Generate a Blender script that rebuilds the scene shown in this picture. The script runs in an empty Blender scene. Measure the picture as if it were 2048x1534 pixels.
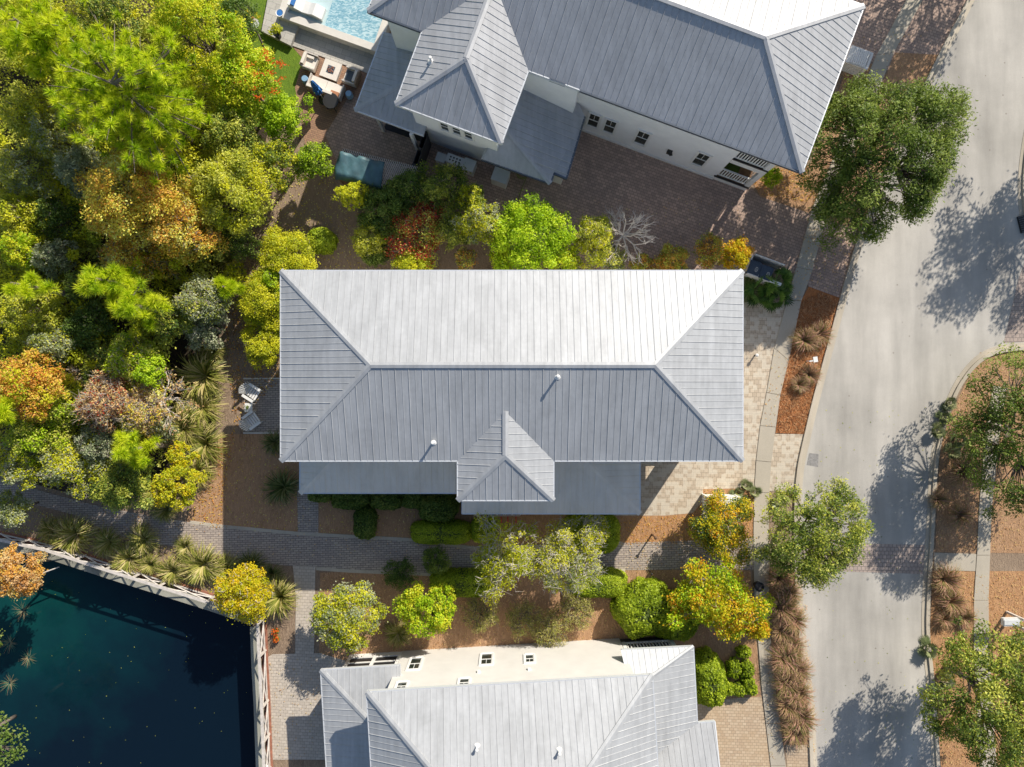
import bpy, math, random
import numpy as np
from mathutils import Vector
from mathutils.geometry import tessellate_polygon
sc = bpy.context.scene
C = sc.collection
# ---------------------------------------------------------------- camera, world, sun
H, F = 38.5, 1365.0
cam = bpy.data.cameras.new('camera'); co = bpy.data.objects.new('camera', cam); C.objects.link(co)
cam.sensor_width = 36; cam.lens = 36*F/2048; cam.clip_end = 2000; cam.clip_start = 0.5
co.location = (0, 0, H); co.rotation_euler = (0, 0, 0); sc.camera = co
SX, SY, SZ = 0.861, 1.290, 1.0              # direction to the sun per metre of height
az = math.atan2(SX, SY); el = math.atan2(SZ, math.hypot(SX, SY))
w = bpy.data.worlds.new('World'); sc.world = w; w.use_nodes = True
nt = w.node_tree; bg = nt.nodes['Background']
sky = nt.nodes.new('ShaderNodeTexSky'); sky.sky_type = 'NISHITA'; sky.sun_disc = False
sky.sun_elevation = el; sky.sun_rotation = az
nt.links.new(sky.outputs[0], bg.inputs[0]); bg.inputs[1].default_value = 0.096
sl = bpy.data.lights.new('sun', 'SUN'); sl.energy = 4.8; sl.angle = math.radians(0.5); sl.color = (1, .93, .82)
so = bpy.data.objects.new('sun', sl); C.objects.link(so); so.location = (20, 30, 40)
so.rotation_euler = Vector((SX, SY, SZ)).to_track_quat('Z', 'Y').to_euler()
sc.view_settings.view_transform = 'Standard'; sc.view_settings.look = 'None'
sc.view_settings.exposure = 0.34; sc.view_settings.gamma = 1
sc.cycles.max_bounces = 6; sc.cycles.diffuse_bounces = 3; sc.cycles.transmission_bounces = 4
sc.cycles.transparent_max_bounces = 4; sc.cycles.caustics_reflective = False; sc.cycles.caustics_refractive = False

# ---------------------------------------------------------------- helpers
def P(x, y, z=0.0):
    """photo coordinates of a point measured at height z -> metres"""
    k = (H-z)/F
    return Vector(((x-1024)*k, (767-y)*k, z))
def P2(l, z=0.0): return [P(x, y, z) for x, y in l]
def onwall(px, py, a, b):
    """point of the vertical plane through a,b seen at px,py"""
    n = Vector((-(b-a).y, (b-a).x)); d = n.x*a.x+n.y*a.y
    h = d/(n.x*(px-1024)/F+n.y*(767-py)/F)
    return Vector(((px-1024)/F*h, (767-py)/F*h, H-h))
def tag(o, label=None, cat=None, group=None, kind=None):
    if label: o['label'] = label
    if cat: o['category'] = cat
    if group: o['group'] = group
    if kind: o['kind'] = kind
    return o
def thing(name, label, cat, loc=(0, 0, 0), rz=0.0, group=None):
    o = bpy.data.objects.new(name, None); C.objects.link(o)
    o.location = loc; o.rotation_euler = (0, 0, rz); o.empty_display_size = .3
    return tag(o, label, cat, group)
def link(name, me, parent=None):
    o = bpy.data.objects.new(name, me); C.objects.link(o)
    if parent: o.parent = parent
    return o
class MB:
    def __init__(s): s.v = []; s.f = []; s.m = []; s.mi = 0
    def add(s, vs, fs):
        b = len(s.v); s.v += [tuple(p) for p in vs]
        for f in fs: s.f.append([b+i for i in f]); s.m.append(s.mi)
    def box(s, c, size, rz=0.0, tilt=None):
        x, y, z = size[0]/2, size[1]/2, size[2]/2
        vs = [Vector((a*x, b*y, d*z)) for d in (-1, 1) for a, b in ((-1, -1), (1, -1), (1, 1), (-1, 1))]
        if tilt: 
            from mathutils import Euler
            e = Euler(tilt).to_matrix(); vs = [e @ q for q in vs]
        cr, sr = math.cos(rz), math.sin(rz)
        vs = [(c[0]+q.x*cr-q.y*sr, c[1]+q.x*sr+q.y*cr, c[2]+q.z) for q in vs]
        s.add(vs, [(3, 2, 1, 0), (4, 5, 6, 7), (0, 1, 5, 4), (1, 2, 6, 5), (2, 3, 7, 6), (3, 0, 4, 7)])
    def prism(s, poly, z0, z1):
        n = len(poly)
        ar = sum(poly[i][0]*poly[(i+1) % n][1]-poly[(i+1) % n][0]*poly[i][1] for i in range(n))
        if ar < 0: poly = poly[::-1]
        vs = [(p[0], p[1], z0) for p in poly]+[(p[0], p[1], z1) for p in poly]
        s.add(vs, [tuple(range(n))[::-1], tuple(range(n, 2*n))]+[(i, (i+1) % n, (i+1) % n+n, i+n) for i in range(n)])
    def tube(s, pts, rad, n=6, cap=True):
        pts = [Vector(p) for p in pts]; rings = []
        if not hasattr(rad, '__len__'): rad = [rad]*len(pts)
        b = len(s.v)
        for i, p in enumerate(pts):
            d = (pts[min(i+1, len(pts)-1)]-pts[max(i-1, 0)])
            if d.length < 1e-6: d = Vector((0, 0, 1))
            d.normalize()
            a = d.cross(Vector((0, 0, 1)) if abs(d.z) < .9 else Vector((1, 0, 0))).normalized(); c = d.cross(a)
            for k in range(n):
                t = 2*math.pi*k/n
                s.v.append(tuple(p+(a*math.cos(t)+c*math.sin(t))*rad[i]))
        for i in range(len(pts)-1):
            for k in range(n):
                s.f.append([b+i*n+k, b+i*n+(k+1) % n, b+(i+1)*n+(k+1) % n, b+(i+1)*n+k]); s.m.append(s.mi)
        if cap:
            s.f.append([b+k for k in range(n)][::-1]); s.m.append(s.mi)
            s.f.append([b+(len(pts)-1)*n+k for k in range(n)]); s.m.append(s.mi)
    def lathe(s, c, prof, n=16):
        b = len(s.v)
        for r, z in prof:
            for k in range(n):
                t = 2*math.pi*k/n; s.v.append((c[0]+r*math.cos(t), c[1]+r*math.sin(t), c[2]+z))
        for i in range(len(prof)-1):
            for k in range(n):
                s.f.append([b+i*n+k, b+i*n+(k+1) % n, b+(i+1)*n+(k+1) % n, b+(i+1)*n+k]); s.m.append(s.mi)
        s.f.append([b+k for k in range(n)][::-1]); s.m.append(s.mi)
        s.f.append([b+(len(prof)-1)*n+k for k in range(n)]); s.m.append(s.mi)
    def build(s, name, mat, parent=None, smooth=False, loc=None):
        me = bpy.data.meshes.new(name)
        L = Vector(loc) if loc is not None else (parent.location if parent else Vector((0, 0, 0)))
        me.from_pydata([(p[0]-L[0], p[1]-L[1], p[2]-L[2]) for p in s.v], [], s.f)
        for m in (mat if isinstance(mat, (list, tuple)) else [mat]): me.materials.append(m)
        if isinstance(mat, (list, tuple)): me.polygons.foreach_set('material_index', s.m)
        if smooth: me.polygons.foreach_set('use_smooth', [True]*len(me.polygons))
        me.validate(); me.update()
        o = link(name, me, parent)
        if loc is not None: o.location = L
        return o
def sheet(name, poly, z, mat, kind='structure', thick=0.0, hole=None):
    """flat ground polygon (world xy points)"""
    mb = MB()
    if thick: mb.prism([(p[0], p[1]) for p in poly], z-thick, z)
    else:
        loops = [[Vector((p[0], p[1], 0)) for p in poly]]
        if hole: loops.append([Vector((p[0], p[1], 0)) for p in hole])
        fl = [q for l in loops for q in l]
        tr = tessellate_polygon(loops)
        out = []
        for a, b, c in tr:
            ar = (fl[b]-fl[a]).cross(fl[c]-fl[a]).z
            out.append((a, b, c) if ar > 0 else (a, c, b))
        mb.add([(q.x, q.y, z) for q in fl], out)
    o = mb.build(name, mat)
    if kind: o['kind'] = kind
    return o
# ---------------------------------------------------------------- materials
def newmat(name):
    m = bpy.data.materials.new(name); m.use_nodes = True
    n = m.node_tree; b = n.nodes['Principled BSDF']; return m, n, b
def nd(n, t, **k):
    o = n.nodes.new(t)
    for a, v in k.items():
        if a.startswith('i_'): o.inputs[a[2:].replace('_', ' ')].default_value = v
        else: setattr(o, a, v)
    return o
def ramp(n, fac, stops):
    r = n.nodes.new('ShaderNodeValToRGB'); e = r.color_ramp.elements
    while len(e) > 1: e.remove(e[-1])
    e[0].position = stops[0][0]; e[0].color = (*stops[0][1], 1)
    for p, c in stops[1:]:
        q = e.new(p); q.color = (*c, 1)
    n.links.new(fac, r.inputs[0]); return r.outputs[0]
def noise(n, scale, detail=4, rough=.6, vec=None, dist=0.0):
    t = n.nodes.new('ShaderNodeTexNoise'); t.inputs['Scale'].default_value = scale
    t.inputs['Detail'].default_value = detail; t.inputs['Roughness'].default_value = rough; t.inputs['Distortion'].default_value = dist
    if vec is None:
        g = n.nodes.new('ShaderNodeTexCoord'); vec = g.outputs['Object']
    n.links.new(vec, t.inputs['Vector']); return t.outputs['Fac']
def mapped(n, rot=0.0, scale=(1, 1, 1), loc=(0, 0, 0)):
    g = n.nodes.new('ShaderNodeTexCoord'); m = n.nodes.new('ShaderNodeMapping')
    m.inputs['Rotation'].default_value = (0, 0, rot); m.inputs['Scale'].default_value = scale; m.inputs['Location'].default_value = loc
    n.links.new(g.outputs['Object'], m.inputs[0]); return m.outputs[0]
def mix(n, f, a, b, t='MIX'):
    m = n.nodes.new('ShaderNodeMix'); m.data_type = 'RGBA'; m.blend_type = t
    for i, v in ((0, f), (6, a), (7, b)):
        if hasattr(v, 'node'): n.links.new(v, m.inputs[i])
        elif i == 0: m.inputs[0].default_value = v
        else: m.inputs[i].default_value = (*v, 1)
    return m.outputs[2]
def bump(n, b, h, strength=.3, dist=.02):
    u = n.nodes.new('ShaderNodeBump'); u.inputs['Strength'].default_value = strength; u.inputs['Distance'].default_value = dist
    n.links.new(h, u.inputs['Height']); n.links.new(u.outputs[0], b.inputs['Normal'])
def plain(name, col, rough=.6, metal=0.0, var=.12, scale=3.0):
    m, n, b = newmat(name)
    f = noise(n, scale, 5)
    c = ramp(n, f, [(.3, tuple(x*(1-var) for x in col)), (.7, tuple(min(1, x*(1+var)) for x in col))])
    n.links.new(c, b.inputs['Base Color']); b.inputs['Roughness'].default_value = rough; b.inputs['Metallic'].default_value = metal
    return m
def mulch(name, cols, straw=1.0, rot=.5):
    m, n, b = newmat(name)
    big = noise(n, .35, 4); 
    f1 = noise(n, 9, 6, .75, mapped(n, rot, (1, .28, 1)), 1.5)
    f2 = noise(n, 9, 6, .75, mapped(n, rot+1.5, (1, .28, 1)), 1.5)
    fine = noise(n, 34, 3, .7)
    c1 = ramp(n, f1, [(.30, cols[0]), (.5, cols[1]), (.7, cols[2])])
    c2 = ramp(n, f2, [(.30, cols[0]), (.5, cols[1]), (.68, cols[2])])
    c = mix(n, .5, c1, c2)
    c = mix(n, ramp(n, big, [(.35, (0, 0, 0)), (.65, (.5, .5, .5))]), c, cols[3])
    c = mix(n, .35, c, ramp(n, fine, [(.35, (.25, .25, .25)), (.65, (.9, .9, .9))]), 'OVERLAY')
    n.links.new(c, b.inputs['Base Color']); b.inputs['Roughness'].default_value = .95
    s = n.nodes.new('ShaderNodeMath'); s.operation = 'ADD'; n.links.new(f1, s.inputs[0]); n.links.new(f2, s.inputs[1])
    bump(n, b, s.outputs[0], .8, .06); return m
def pavers(name, c1, c2, mortar, bw, bh, rot=0.0, stain=(.1, .1, .1), ratio=.5, third=None, msize=.012, vary=.25):
    m, n, b = newmat(name)
    v = mapped(n, rot)
    t = n.nodes.new('ShaderNodeTexBrick'); n.links.new(v, t.inputs['Vector'])
    t.inputs['Scale'].default_value = 1; t.inputs['Brick Width'].default_value = bw; t.inputs['Row Height'].default_value = bh
    t.inputs['Mortar Size'].default_value = msize; t.inputs['Mortar Smooth'].default_value = .3; t.inputs['Bias'].default_value = 0
    t.inputs['Color1'].default_value = (*c1, 1); t.inputs['Color2'].default_value = (*c2, 1); t.inputs['Mortar'].default_value = (*mortar, 1)
    t.offset = ratio; t.squash = 1.0
    c = t.outputs['Color']
    if third:
        t2 = n.nodes.new('ShaderNodeTexVoronoi'); t2.feature = 'F1'; t2.distance = 'CHEBYCHEV'; t2.inputs['Scale'].default_value = 1/bw; t2.inputs['Randomness'].default_value = .25
        n.links.new(v, t2.inputs['Vector'])
        hs = n.nodes.new('ShaderNodeSeparateColor'); n.links.new(t2.outputs['Color'], hs.inputs[0])
        f = ramp(n, hs.outputs[0], [(.5, (0, 0, 0)), (.62, (.75, .75, .75))])
        c = mix(n, f, c, third)
    big = noise(n, .5, 5); fine = noise(n, 25, 3)
    c = mix(n, ramp(n, big, [(.38, (0, 0, 0)), (.7, (vary*2, vary*2, vary*2))]), c, stain)
    c = mix(n, .2, c, ramp(n, fine, [(.3, (.3, .3, .3)), (.7, (.75, .75, .75))]), 'OVERLAY')
    n.links.new(c, b.inputs['Base Color']); b.inputs['Roughness'].default_value = .85
    inv = n.nodes.new('ShaderNodeMath'); inv.operation = 'SUBTRACT'; inv.inputs[0].default_value = 1; n.links.new(t.outputs['Fac'], inv.inputs[1])
    bump(n, b, inv.outputs[0], .5, .01); return m
def concrete(name, col, rot=0.0, streak=.2, speck=True, stainc=None):
    m, n, b = newmat(name)
    big = noise(n, .25, 5); st = noise(n, .5, 5, .6, mapped(n, rot, (1, .12, 1))); fine = noise(n, 30, 4, .8)
    c = ramp(n, big, [(.3, tuple(x*(1-streak*.6) for x in col)), (.7, tuple(x*(1+streak*.3) for x in col))])
    c = mix(n, streak*1.6, c, ramp(n, st, [(.35, (.3, .3, .3)), (.65, (.66, .66, .66))]), 'OVERLAY')
    c = mix(n, .22, c, ramp(n, fine, [(.3, (.25, .25, .25)), (.7, (.8, .8, .8))]), 'OVERLAY')
    if speck:
        vo = n.nodes.new('ShaderNodeTexVoronoi'); vo.inputs['Scale'].default_value = 1.1; vo.inputs['Randomness'].default_value = 1
        g = n.nodes.new('ShaderNodeTexCoord'); n.links.new(g.outputs['Object'], vo.inputs['Vector'])
        c = mix(n, ramp(n, vo.outputs['Distance'], [(.035, (.6, .6, .6)), (.06, (0, 0, 0))]), c, (.16, .13, .10))
    n.links.new(c, b.inputs['Base Color']); b.inputs['Roughness'].default_value = .9
    bump(n, b, fine, .15, .01); return m
def leafmat(name, stops, trans=.4, gloss=.5):
    m, n, b = newmat(name)
    a = n.nodes.new('ShaderNodeAttribute'); a.attribute_name = 'tone'
    k = len(stops); g_ = GAIN.get(name.split('_')[-1], GAIN.get(name, 2.3 if name == 'pine_needles' else 1.0) if name not in ('leaf_yellow_green',) else 2.0)
    stops = [tuple(min(.8, v*g_) for v in s) for s in stops]
    c = ramp(n, a.outputs['Fac'], [(i/(k-1), s) for i, s in enumerate(stops)])
    n.nodes.remove(b)
    d = n.nodes.new('ShaderNodeBsdfPrincipled'); d.inputs['Roughness'].default_value = gloss; d.inputs['Specular IOR Level'].default_value = .3
    t = n.nodes.new('ShaderNodeBsdfTranslucent'); x = n.nodes.new('ShaderNodeMixShader'); x.inputs[0].default_value = trans
    n.links.new(c, d.inputs['Base Color']); n.links.new(c, t.inputs[0])
    n.links.new(d.outputs[0], x.inputs[1]); n.links.new(t.outputs[0], x.inputs[2])
    n.links.new(x.outputs[0], n.nodes['Material Output'].inputs[0]); return m
def roofmat(name, col=(.56, .57, .58), rough=.42, metal=.35):
    m, n, b = newmat(name)
    a = noise(n, 1.1, 5, .55, mapped(n, .3, (1, .55, 1)), .6); g = noise(n, 5, 4, .6)
    c = ramp(n, a, [(.3, tuple(x*.90 for x in col)), (.5, col), (.72, tuple(min(1, x*1.07) for x in col))])
    st = noise(n, 1.6, 3, .5, mapped(n, 0, (3.2, .25, 1)))
    c = mix(n, .16, c, ramp(n, st, [(.35, (.3, .3, .3)), (.65, (.7, .7, .7))]), 'OVERLAY')
    c = mix(n, .12, c, ramp(n, g, [(.3, (.3, .3, .3)), (.7, (.7, .7, .7))]), 'OVERLAY')
    n.links.new(c, b.inputs['Base Color']); b.inputs['Roughness'].default_value = rough; b.inputs['Metallic'].default_value = metal
    bump(n, b, a, .18, .03); return m
M = {}
M['ground'] = mulch('leaf_litter', [(.09, .06, .042), (.26, .18, .12), (.46, .34, .24), (.36, .27, .19)])
M['mulch'] = mulch('brown_mulch', [(.13, .07, .035), (.39, .22, .115), (.62, .40, .23), (.46, .28, .16)])
M['straw'] = mulch('orange_pine_straw', [(.09, .032, .014), (.42, .15, .045), (.62, .28, .10), (.50, .20, .075)])
M['straw_tan'] = mulch('tan_pine_straw', [(.13, .06, .025), (.42, .22, .10), (.68, .42, .22), (.50, .28, .14)])
M['humus_shade'] = mulch('shade_darkened_humus', [(.012, .009, .006), (.04, .028, .018), (.09, .06, .04), (.05, .035, .02)])  # humus with the black shade between crowns painted in
M['road'] = concrete('pale_road_surface', (.455, .428, .385), .12, .34)
M['walk'] = concrete('sidewalk_concrete', (.46, .41, .33), 0, .15, False)
M['kerb'] = concrete('kerb_concrete', (.50, .44, .35), 0, .3, False)
M['paver_dark'] = pavers('brown_pavers', (.56, .39, .30), (.36, .26, .21), (.17, .13, .11), .24, .16, .34, (.26, .19, .16), vary=.2)
M['paver_light'] = pavers('travertine_pavers', (.58, .48, .36), (.46, .37, .27), (.30, .24, .18), .24, .24, 0.02, (.36, .33, .29), .5, (.62, .55, .44), vary=.12)
M['paver_tan'] = pavers('tan_pavers', (.56, .44, .31), (.46, .34, .23), (.28, .21, .15), .24, .16, .03, (.52, .36, .19), vary=.2)
M['paver_pale'] = pavers('pale_beige_pavers', (.58, .51, .43), (.47, .41, .34), (.30, .26, .22), .26, .17, .05, (.45, .39, .32))
M['brick_path'] = pavers('grey_brick_path', (.50, .42, .34), (.36, .30, .26), (.15, .125, .105), .30, .125, -.03, (.24, .20, .19), vary=.2, msize=.016)
M['brick_patio'] = pavers('orange_brick_patio', (.42, .24, .14), (.30, .17, .11), (.17, .11, .08), .22, .11, .34, (.28, .18, .12))
M['cross'] = pavers('crossing_pavers', (.48, .38, .32), (.38, .30, .26), (.20, .17, .15), .22, .22, 0.01, (.3, .25, .22), .5, msize=.02)
M['stone'] = pavers('pale_stone_deck', (.55, .52, .47), (.44, .42, .38), (.28, .27, .25), .5, .34, .34, (.4, .38, .34), msize=.012)
M['coping'] = plain('pale_coping', (.68, .64, .58), .7, 0, .06)
M['lawn'] = mulch('lawn_green', [(.04, .10, .006), (.11, .20, .012), (.22, .30, .02), (.16, .24, .015)])
M['roof'] = roofmat('galvanised_roof', (.44, .45, .46), .55, .25)
M['roof_b'] = roofmat('weathered_roof', (.44, .445, .455), .55, .2)
M['roof_low'] = roofmat('porch_roof_metal', (.78, .70, .60), .55, .05)  # roof metal lightened and warmed to offset the blue shade here
M['white'] = plain('white_paint', (.78, .77, .74), .6, 0, .04)
M['white_wall'] = plain('white_stucco_wall', (.82, .82, .82), .85, 0, .05, 1.2)
M['cream_wall'] = plain('cream_stucco_wall', (.64, .62, .58), .85, 0, .05, 1.2)
M['trim'] = plain('drip_edge', (.72, .74, .76), .4, .3, .05)
M['gutter'] = plain('dark_gutter', (.12, .14, .17), .35, .5, .1)
M['glass'] = plain('window_glass', (.02, .03, .025), .06, 0, .3)
M['dark'] = plain('screen_and_porch_shade', (.012, .012, .014), .5, 0, .2)  # screen mesh, also the painted shade inside open porches
M['wood_grey'] = concrete('weathered_grey_wood', (.29, .285, .235), 0, .5, False)
M['wood_white'] = plain('bleached_wood', (.58, .53, .48), .8, 0, .2, 6)
M['wood_brown'] = plain('brown_wood', (.16, .09, .05), .8, 0, .3, 6)
M['wood_dark'] = plain('dark_fence_wood', (.05, .045, .045), .8, 0, .3, 6)
M['clay'] = plain('red_clay_strip', (.33, .14, .09), .95, 0, .3, 5)
M['cloth_white'] = plain('cream_cushion', (.74, .68, .60), .9, 0, .06, 8)
M['cloth_blue'] = plain('blue_fabric', (.03, .16, .45), .8, 0, .2, 8)
M['cloth_grey'] = plain('charcoal_cloth', (.09, .11, .13), .9, 0, .1, 8)
M['teal'] = plain('teal_tarp', (.06, .13, .15), .55, 0, .3, 2)
M['stool'] = plain('pale_blue_ceramic', (.25, .42, .60), .35, 0, .06)
M['rattan'] = plain('rattan', (.36, .27, .19), .9, 0, .2, 12)
M['ac'] = plain('ac_metal', (.66, .67, .66), .5, .1, .06)
M['black'] = plain('black_plastic', (.02, .02, .02), .5, 0, .2)
M['bin'] = plain('navy_bin', (.035, .055, .085), .45, 0, .12)
M['terracotta'] = plain('terracotta', (.42, .19, .10), .8, 0, .15)
M['red'] = plain('red_paint', (.5, .03, .02), .4, 0, .1)
M['bluep'] = plain('blue_paint', (.04, .2, .45), .4, 0, .1)
M['bark'] = plain('bark', (.20, .16, .13), .9, 0, .3, 9)
M['bark_pale'] = plain('pale_bark', (.42, .36, .31), .9, 0, .25, 9)
M['bark_white'] = plain('whitish_bark', (.66, .60, .54), .9, 0, .2, 9)
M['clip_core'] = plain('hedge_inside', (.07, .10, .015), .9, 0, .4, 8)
# pond water
m, n, b = newmat('pond_water')
g = n.nodes.new('ShaderNodeTexCoord'); sx = n.nodes.new('ShaderNodeVectorMath'); sx.operation = 'DISTANCE'
n.links.new(g.outputs['Object'], sx.inputs[0]); sx.inputs[1].default_value = (-28.5, -12.5, -1.3)
nz = noise(n, .5, 5, .6); ad = n.nodes.new('ShaderNodeMath'); ad.operation = 'MULTIPLY_ADD'
n.links.new(nz, ad.inputs[0]); ad.inputs[1].default_value = 7.0; n.links.new(sx.outputs['Value'], ad.inputs[2])
c = ramp(n, ad.outputs[0], [(0, (0, 0, 0)), (1, (1, 1, 1))])
mr = n.nodes.new('ShaderNodeMapRange'); mr.inputs['From Min'].default_value = 4.0; mr.inputs['From Max'].default_value = 13.0
n.links.new(ad.outputs[0], mr.inputs['Value'])
c = ramp(n, mr.outputs[0], [(0, (.004, .055, .050)), (.5, (.003, .026, .034)), (1, (.003, .010, .020))])
n.links.new(c, b.inputs['Base Color']); b.inputs['Roughness'].default_value = .04; b.inputs['IOR'].default_value = 1.33
bump(n, b, noise(n, 3, 3), .03, .02); M['pond'] = m
m, n, b = newmat('pool_water')
n1 = noise(n, 2.6, 3, .6, mapped(n, .3, (1, 2.2, 1)), 1.8)
c = ramp(n, n1, [(.38, (.17, .36, .46)), (.5, (.30, .50, .58)), (.58, (.50, .66, .70))])
n.links.new(c, b.inputs['Base Color']); b.inputs['Roughness'].default_value = .05; b.inputs['IOR'].default_value = 1.33
bump(n, b, n1, .2, .03); M['pool'] = m

GAIN = dict(lime=1.65, yelgreen=1.7, yellow=1.35, olive=3.3, dark=2.2, oak=1.75, sage=1.7, gold=2.15, orange=1.6, red=1.5, peach=1.4, flame=1.7, leaves=1.5)
LEAF = dict(
 lime=leafmat('leaf_lime', [(.09, .17, .004), (.20, .31, .007), (.32, .42, .012), (.44, .50, .03)]),
 yelgreen=leafmat('leaf_yellow_green', [(.10, .13, .006), (.23, .26, .010), (.37, .35, .014), (.5, .42, .03)]),
 yellow=leafmat('leaf_yellow', [(.20, .24, .006), (.42, .40, .010), (.58, .46, .012), (.62, .34, .02)]),
 olive=leafmat('leaf_olive', [(.04, .055, .008), (.11, .125, .014), (.20, .20, .03), (.32, .29, .06)]),
 dark=leafmat('leaf_dark', [(.015, .032, .008), (.04, .075, .012), (.08, .12, .02), (.14, .17, .04)]),
 oak=leafmat('leaf_oak', [(.025, .045, .010), (.075, .115, .016), (.15, .20, .03), (.26, .29, .07)]),
 sage=leafmat('leaf_sage', [(.08, .10, .05), (.17, .20, .10), (.28, .30, .18), (.42, .42, .30)]),
 gold=leafmat('leaf_gold', [(.20, .13, .015), (.45, .28, .03), (.62, .40, .06), (.68, .48, .18)]),
 orange=leafmat('leaf_orange', [(.20, .09, .015), (.45, .20, .03), (.60, .30, .06), (.58, .42, .08)]),
 red=leafmat('leaf_red', [(.06, .03, .015), (.22, .02, .015), (.40, .04, .025), (.30, .16, .04)]),
 flame=leafmat('leaf_flame', [(.10, .14, .005), (.34, .32, .008), (.52, .34, .012), (.62, .16, .015)]),
 peach=leafmat('leaf_peach', [(.30, .16, .07), (.52, .32, .14), (.58, .42, .20), (.45, .42, .16)]),
 pine=leafmat('pine_needles', [(.07, .13, .004), (.18, .25, .006), (.31, .36, .010), (.46, .42, .03)], .35),
 grass=leafmat('grass_blades', [(.12, .15, .02), (.32, .34, .06), (.52, .46, .14), (.66, .54, .27)], .3),
 grass_shade=leafmat('dark_grass_blades', [(.05, .08, .015), (.11, .15, .03), (.2, .22, .07), (.3, .28, .12)], .2),  # grass tones darkened to paint in the shade around these clumps
 muhly=leafmat('pink_muhly_blades', [(.15, .18, .04), (.40, .30, .13), (.56, .34, .22), (.64, .36, .28)], .35),
 straw=leafmat('straw_needles', [(.10, .04, .02), (.30, .12, .04), (.50, .25, .10), (.60, .38, .20)], .1),
 palm=leafmat('palm_fronds', [(.02, .05, .012), (.07, .15, .025), (.15, .26, .04), (.3, .38, .10)], .15, .35),
 palmetto=leafmat('palmetto_fronds', [(.08, .12, .04), (.16, .2, .08), (.28, .3, .14), (.42, .4, .22)], .15, .4),
 clip=leafmat('clipped_leaves', [(.10, .15, .008), (.19, .26, .012), (.30, .37, .02), (.42, .47, .04)]),
 reed=leafmat('reeds', [(.03, .16, .10), (.05, .22, .14), (.25, .20, .10), (.4, .28, .16)], .1))
# ---------------------------------------------------------------- ground
pond_px = [(-420, 960), (0, 1083), (110, 1104), (225, 1140), (330, 1172), (418, 1203), (505, 1240), (511, 1300), (515, 1400), (520, 1534), (524, 1800), (-420, 1900)]
pond = P2(pond_px)
sheet('ground', [(-260, -260), (260, -260), (260, 260), (-260, 260)], 0, M['ground'], hole=pond)
sheet('water', [(-40, -34), (-11, -34), (-11, -6), (-40, -6)], -1.3, M['pond'])
RL = [(2010, -160), (1948, 0), (1888, 108), (1805, 285), (1728, 466), (1696, 574), (1657, 721), (1635, 800), (1616, 882), (1602, 945), (1597, 1050), (1600, 1183), (1613, 1322), (1625, 1400), (1631, 1534), (1638, 1800)]
RR = [(1876, 1800), (1868, 1534), (1857, 1364), (1845, 1270), (1848, 1180), (1857, 1040), (1860, 954), (1868, 888), (1884, 830), (1907, 772), (1935, 732), (1962, 708), (1995, 694), (2048, 688), (2170, 680)]
RU = [(2170, 540), (2090, 528), (2052, 485), (2040, 420), (2038, 340), (2062, 200), (2110, 60), (2180, -160)]
def smooth(l, it=2):
    for _ in range(it):
        o = [l[0]]
        for a, b in zip(l[:-1], l[1:]):
            o += [(a[0]*.75+b[0]*.25, a[1]*.75+b[1]*.25), (a[0]*.25+b[0]*.75, a[1]*.25+b[1]*.75)]
        l = o+[l[-1]]
    return l
rl, rr, ru = smooth(RL), smooth(RR), smooth(RU)
sheet('woodland_floor', P2([(-500, -500), (430, -500), (540, 250), (480, 480), (440, 640), (430, 880), (340, 1000), (190, 1000), (0, 950), (-200, 880), (-500, 800)]), .003, M['humus_shade'])
sheet('road', P2(rl)+P2(rr)[0:]+P2(ru), .006, M['road'])
def strip(pts, off0, off1):
    pts = [Vector((p[0], p[1])) for p in pts]; a, b = [], []
    for i, p in enumerate(pts):
        d = (pts[min(i+1, len(pts)-1)]-pts[max(i-1, 0)]).normalized(); nn = Vector((-d.y, d.x))
        a.append(p+nn*off0); b.append(p+nn*off1)
    return a, b
def ribbon(name, pts, off0, off1, z0, z1, mat, kind='structure'):
    a, b = strip(pts, off0, off1); mb = MB(); k = len(a)
    vs = [(p.x, p.y, z0) for p in a]+[(p.x, p.y, z1) for p in a]+[(p.x, p.y, z1) for p in b]+[(p.x, p.y, z0) for p in b]
    fs = []
    for i in range(k-1):
        for r in range(3): fs.append((r*k+i, r*k+i+1, (r+1)*k+i+1, (r+1)*k+i))
    mb.add(vs, fs); o = mb.build(name, mat); o['kind'] = kind; return o
# kerbs: a flat gutter pan and a raised kerb behind it
for nm, l in (('kerb', rl), ('kerb', rr), ('kerb', ru)):
    ribbon(nm, P2(l), -.12, .10, -.02, .022, M['kerb'])
    ribbon('kerb', P2(l), -.32, -.122, -.02, .11, M['kerb'])
side_l = [(1888, -150), (1812, 0), (1752, 111), (1624, 416), (1592, 535), (1574, 599), (1548, 696), (1533, 785), (1520, 851), (1512, 921), (1508, 985), (1506, 1100), (1509, 1200), (1516, 1286), (1522, 1363), (1541, 1530), (1560, 1800)]
side_r = [(1925, -150), (1845, 0), (1787, 105), (1657, 416), (1624, 541), (1602, 602), (1577, 721), (1560, 790), (1551, 854), (1542, 924), (1538, 985), (1536, 1100), (1538, 1200), (1542, 1290), (1549, 1363), (1571, 1530), (1592, 1800)]
def slabs(name, L, R, z=.05, gap=.012, step=2.1):
    """sidewalk cast in slabs with open joints"""
    mb = MB(); L = P2(L); R = P2(R)
    for (a, b), (c, d) in zip(zip(L[:-1], L[1:]), zip(R[:-1], R[1:])):
        n_ = max(1, round((b-a).length/step))
        for i in range(n_):
            t0, t1 = i/n_, (i+1)/n_; g_ = gap/(b-a).length
            q = [a.lerp(b, t0+g_), c.lerp(d, t0+g_), c.lerp(d, t1-g_), a.lerp(b, t1-g_)]
            mb.prism([(p.x, p.y) for p in q], -.05, z)
    o = mb.build(name, M['walk']); o['kind'] = 'structure'
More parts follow.
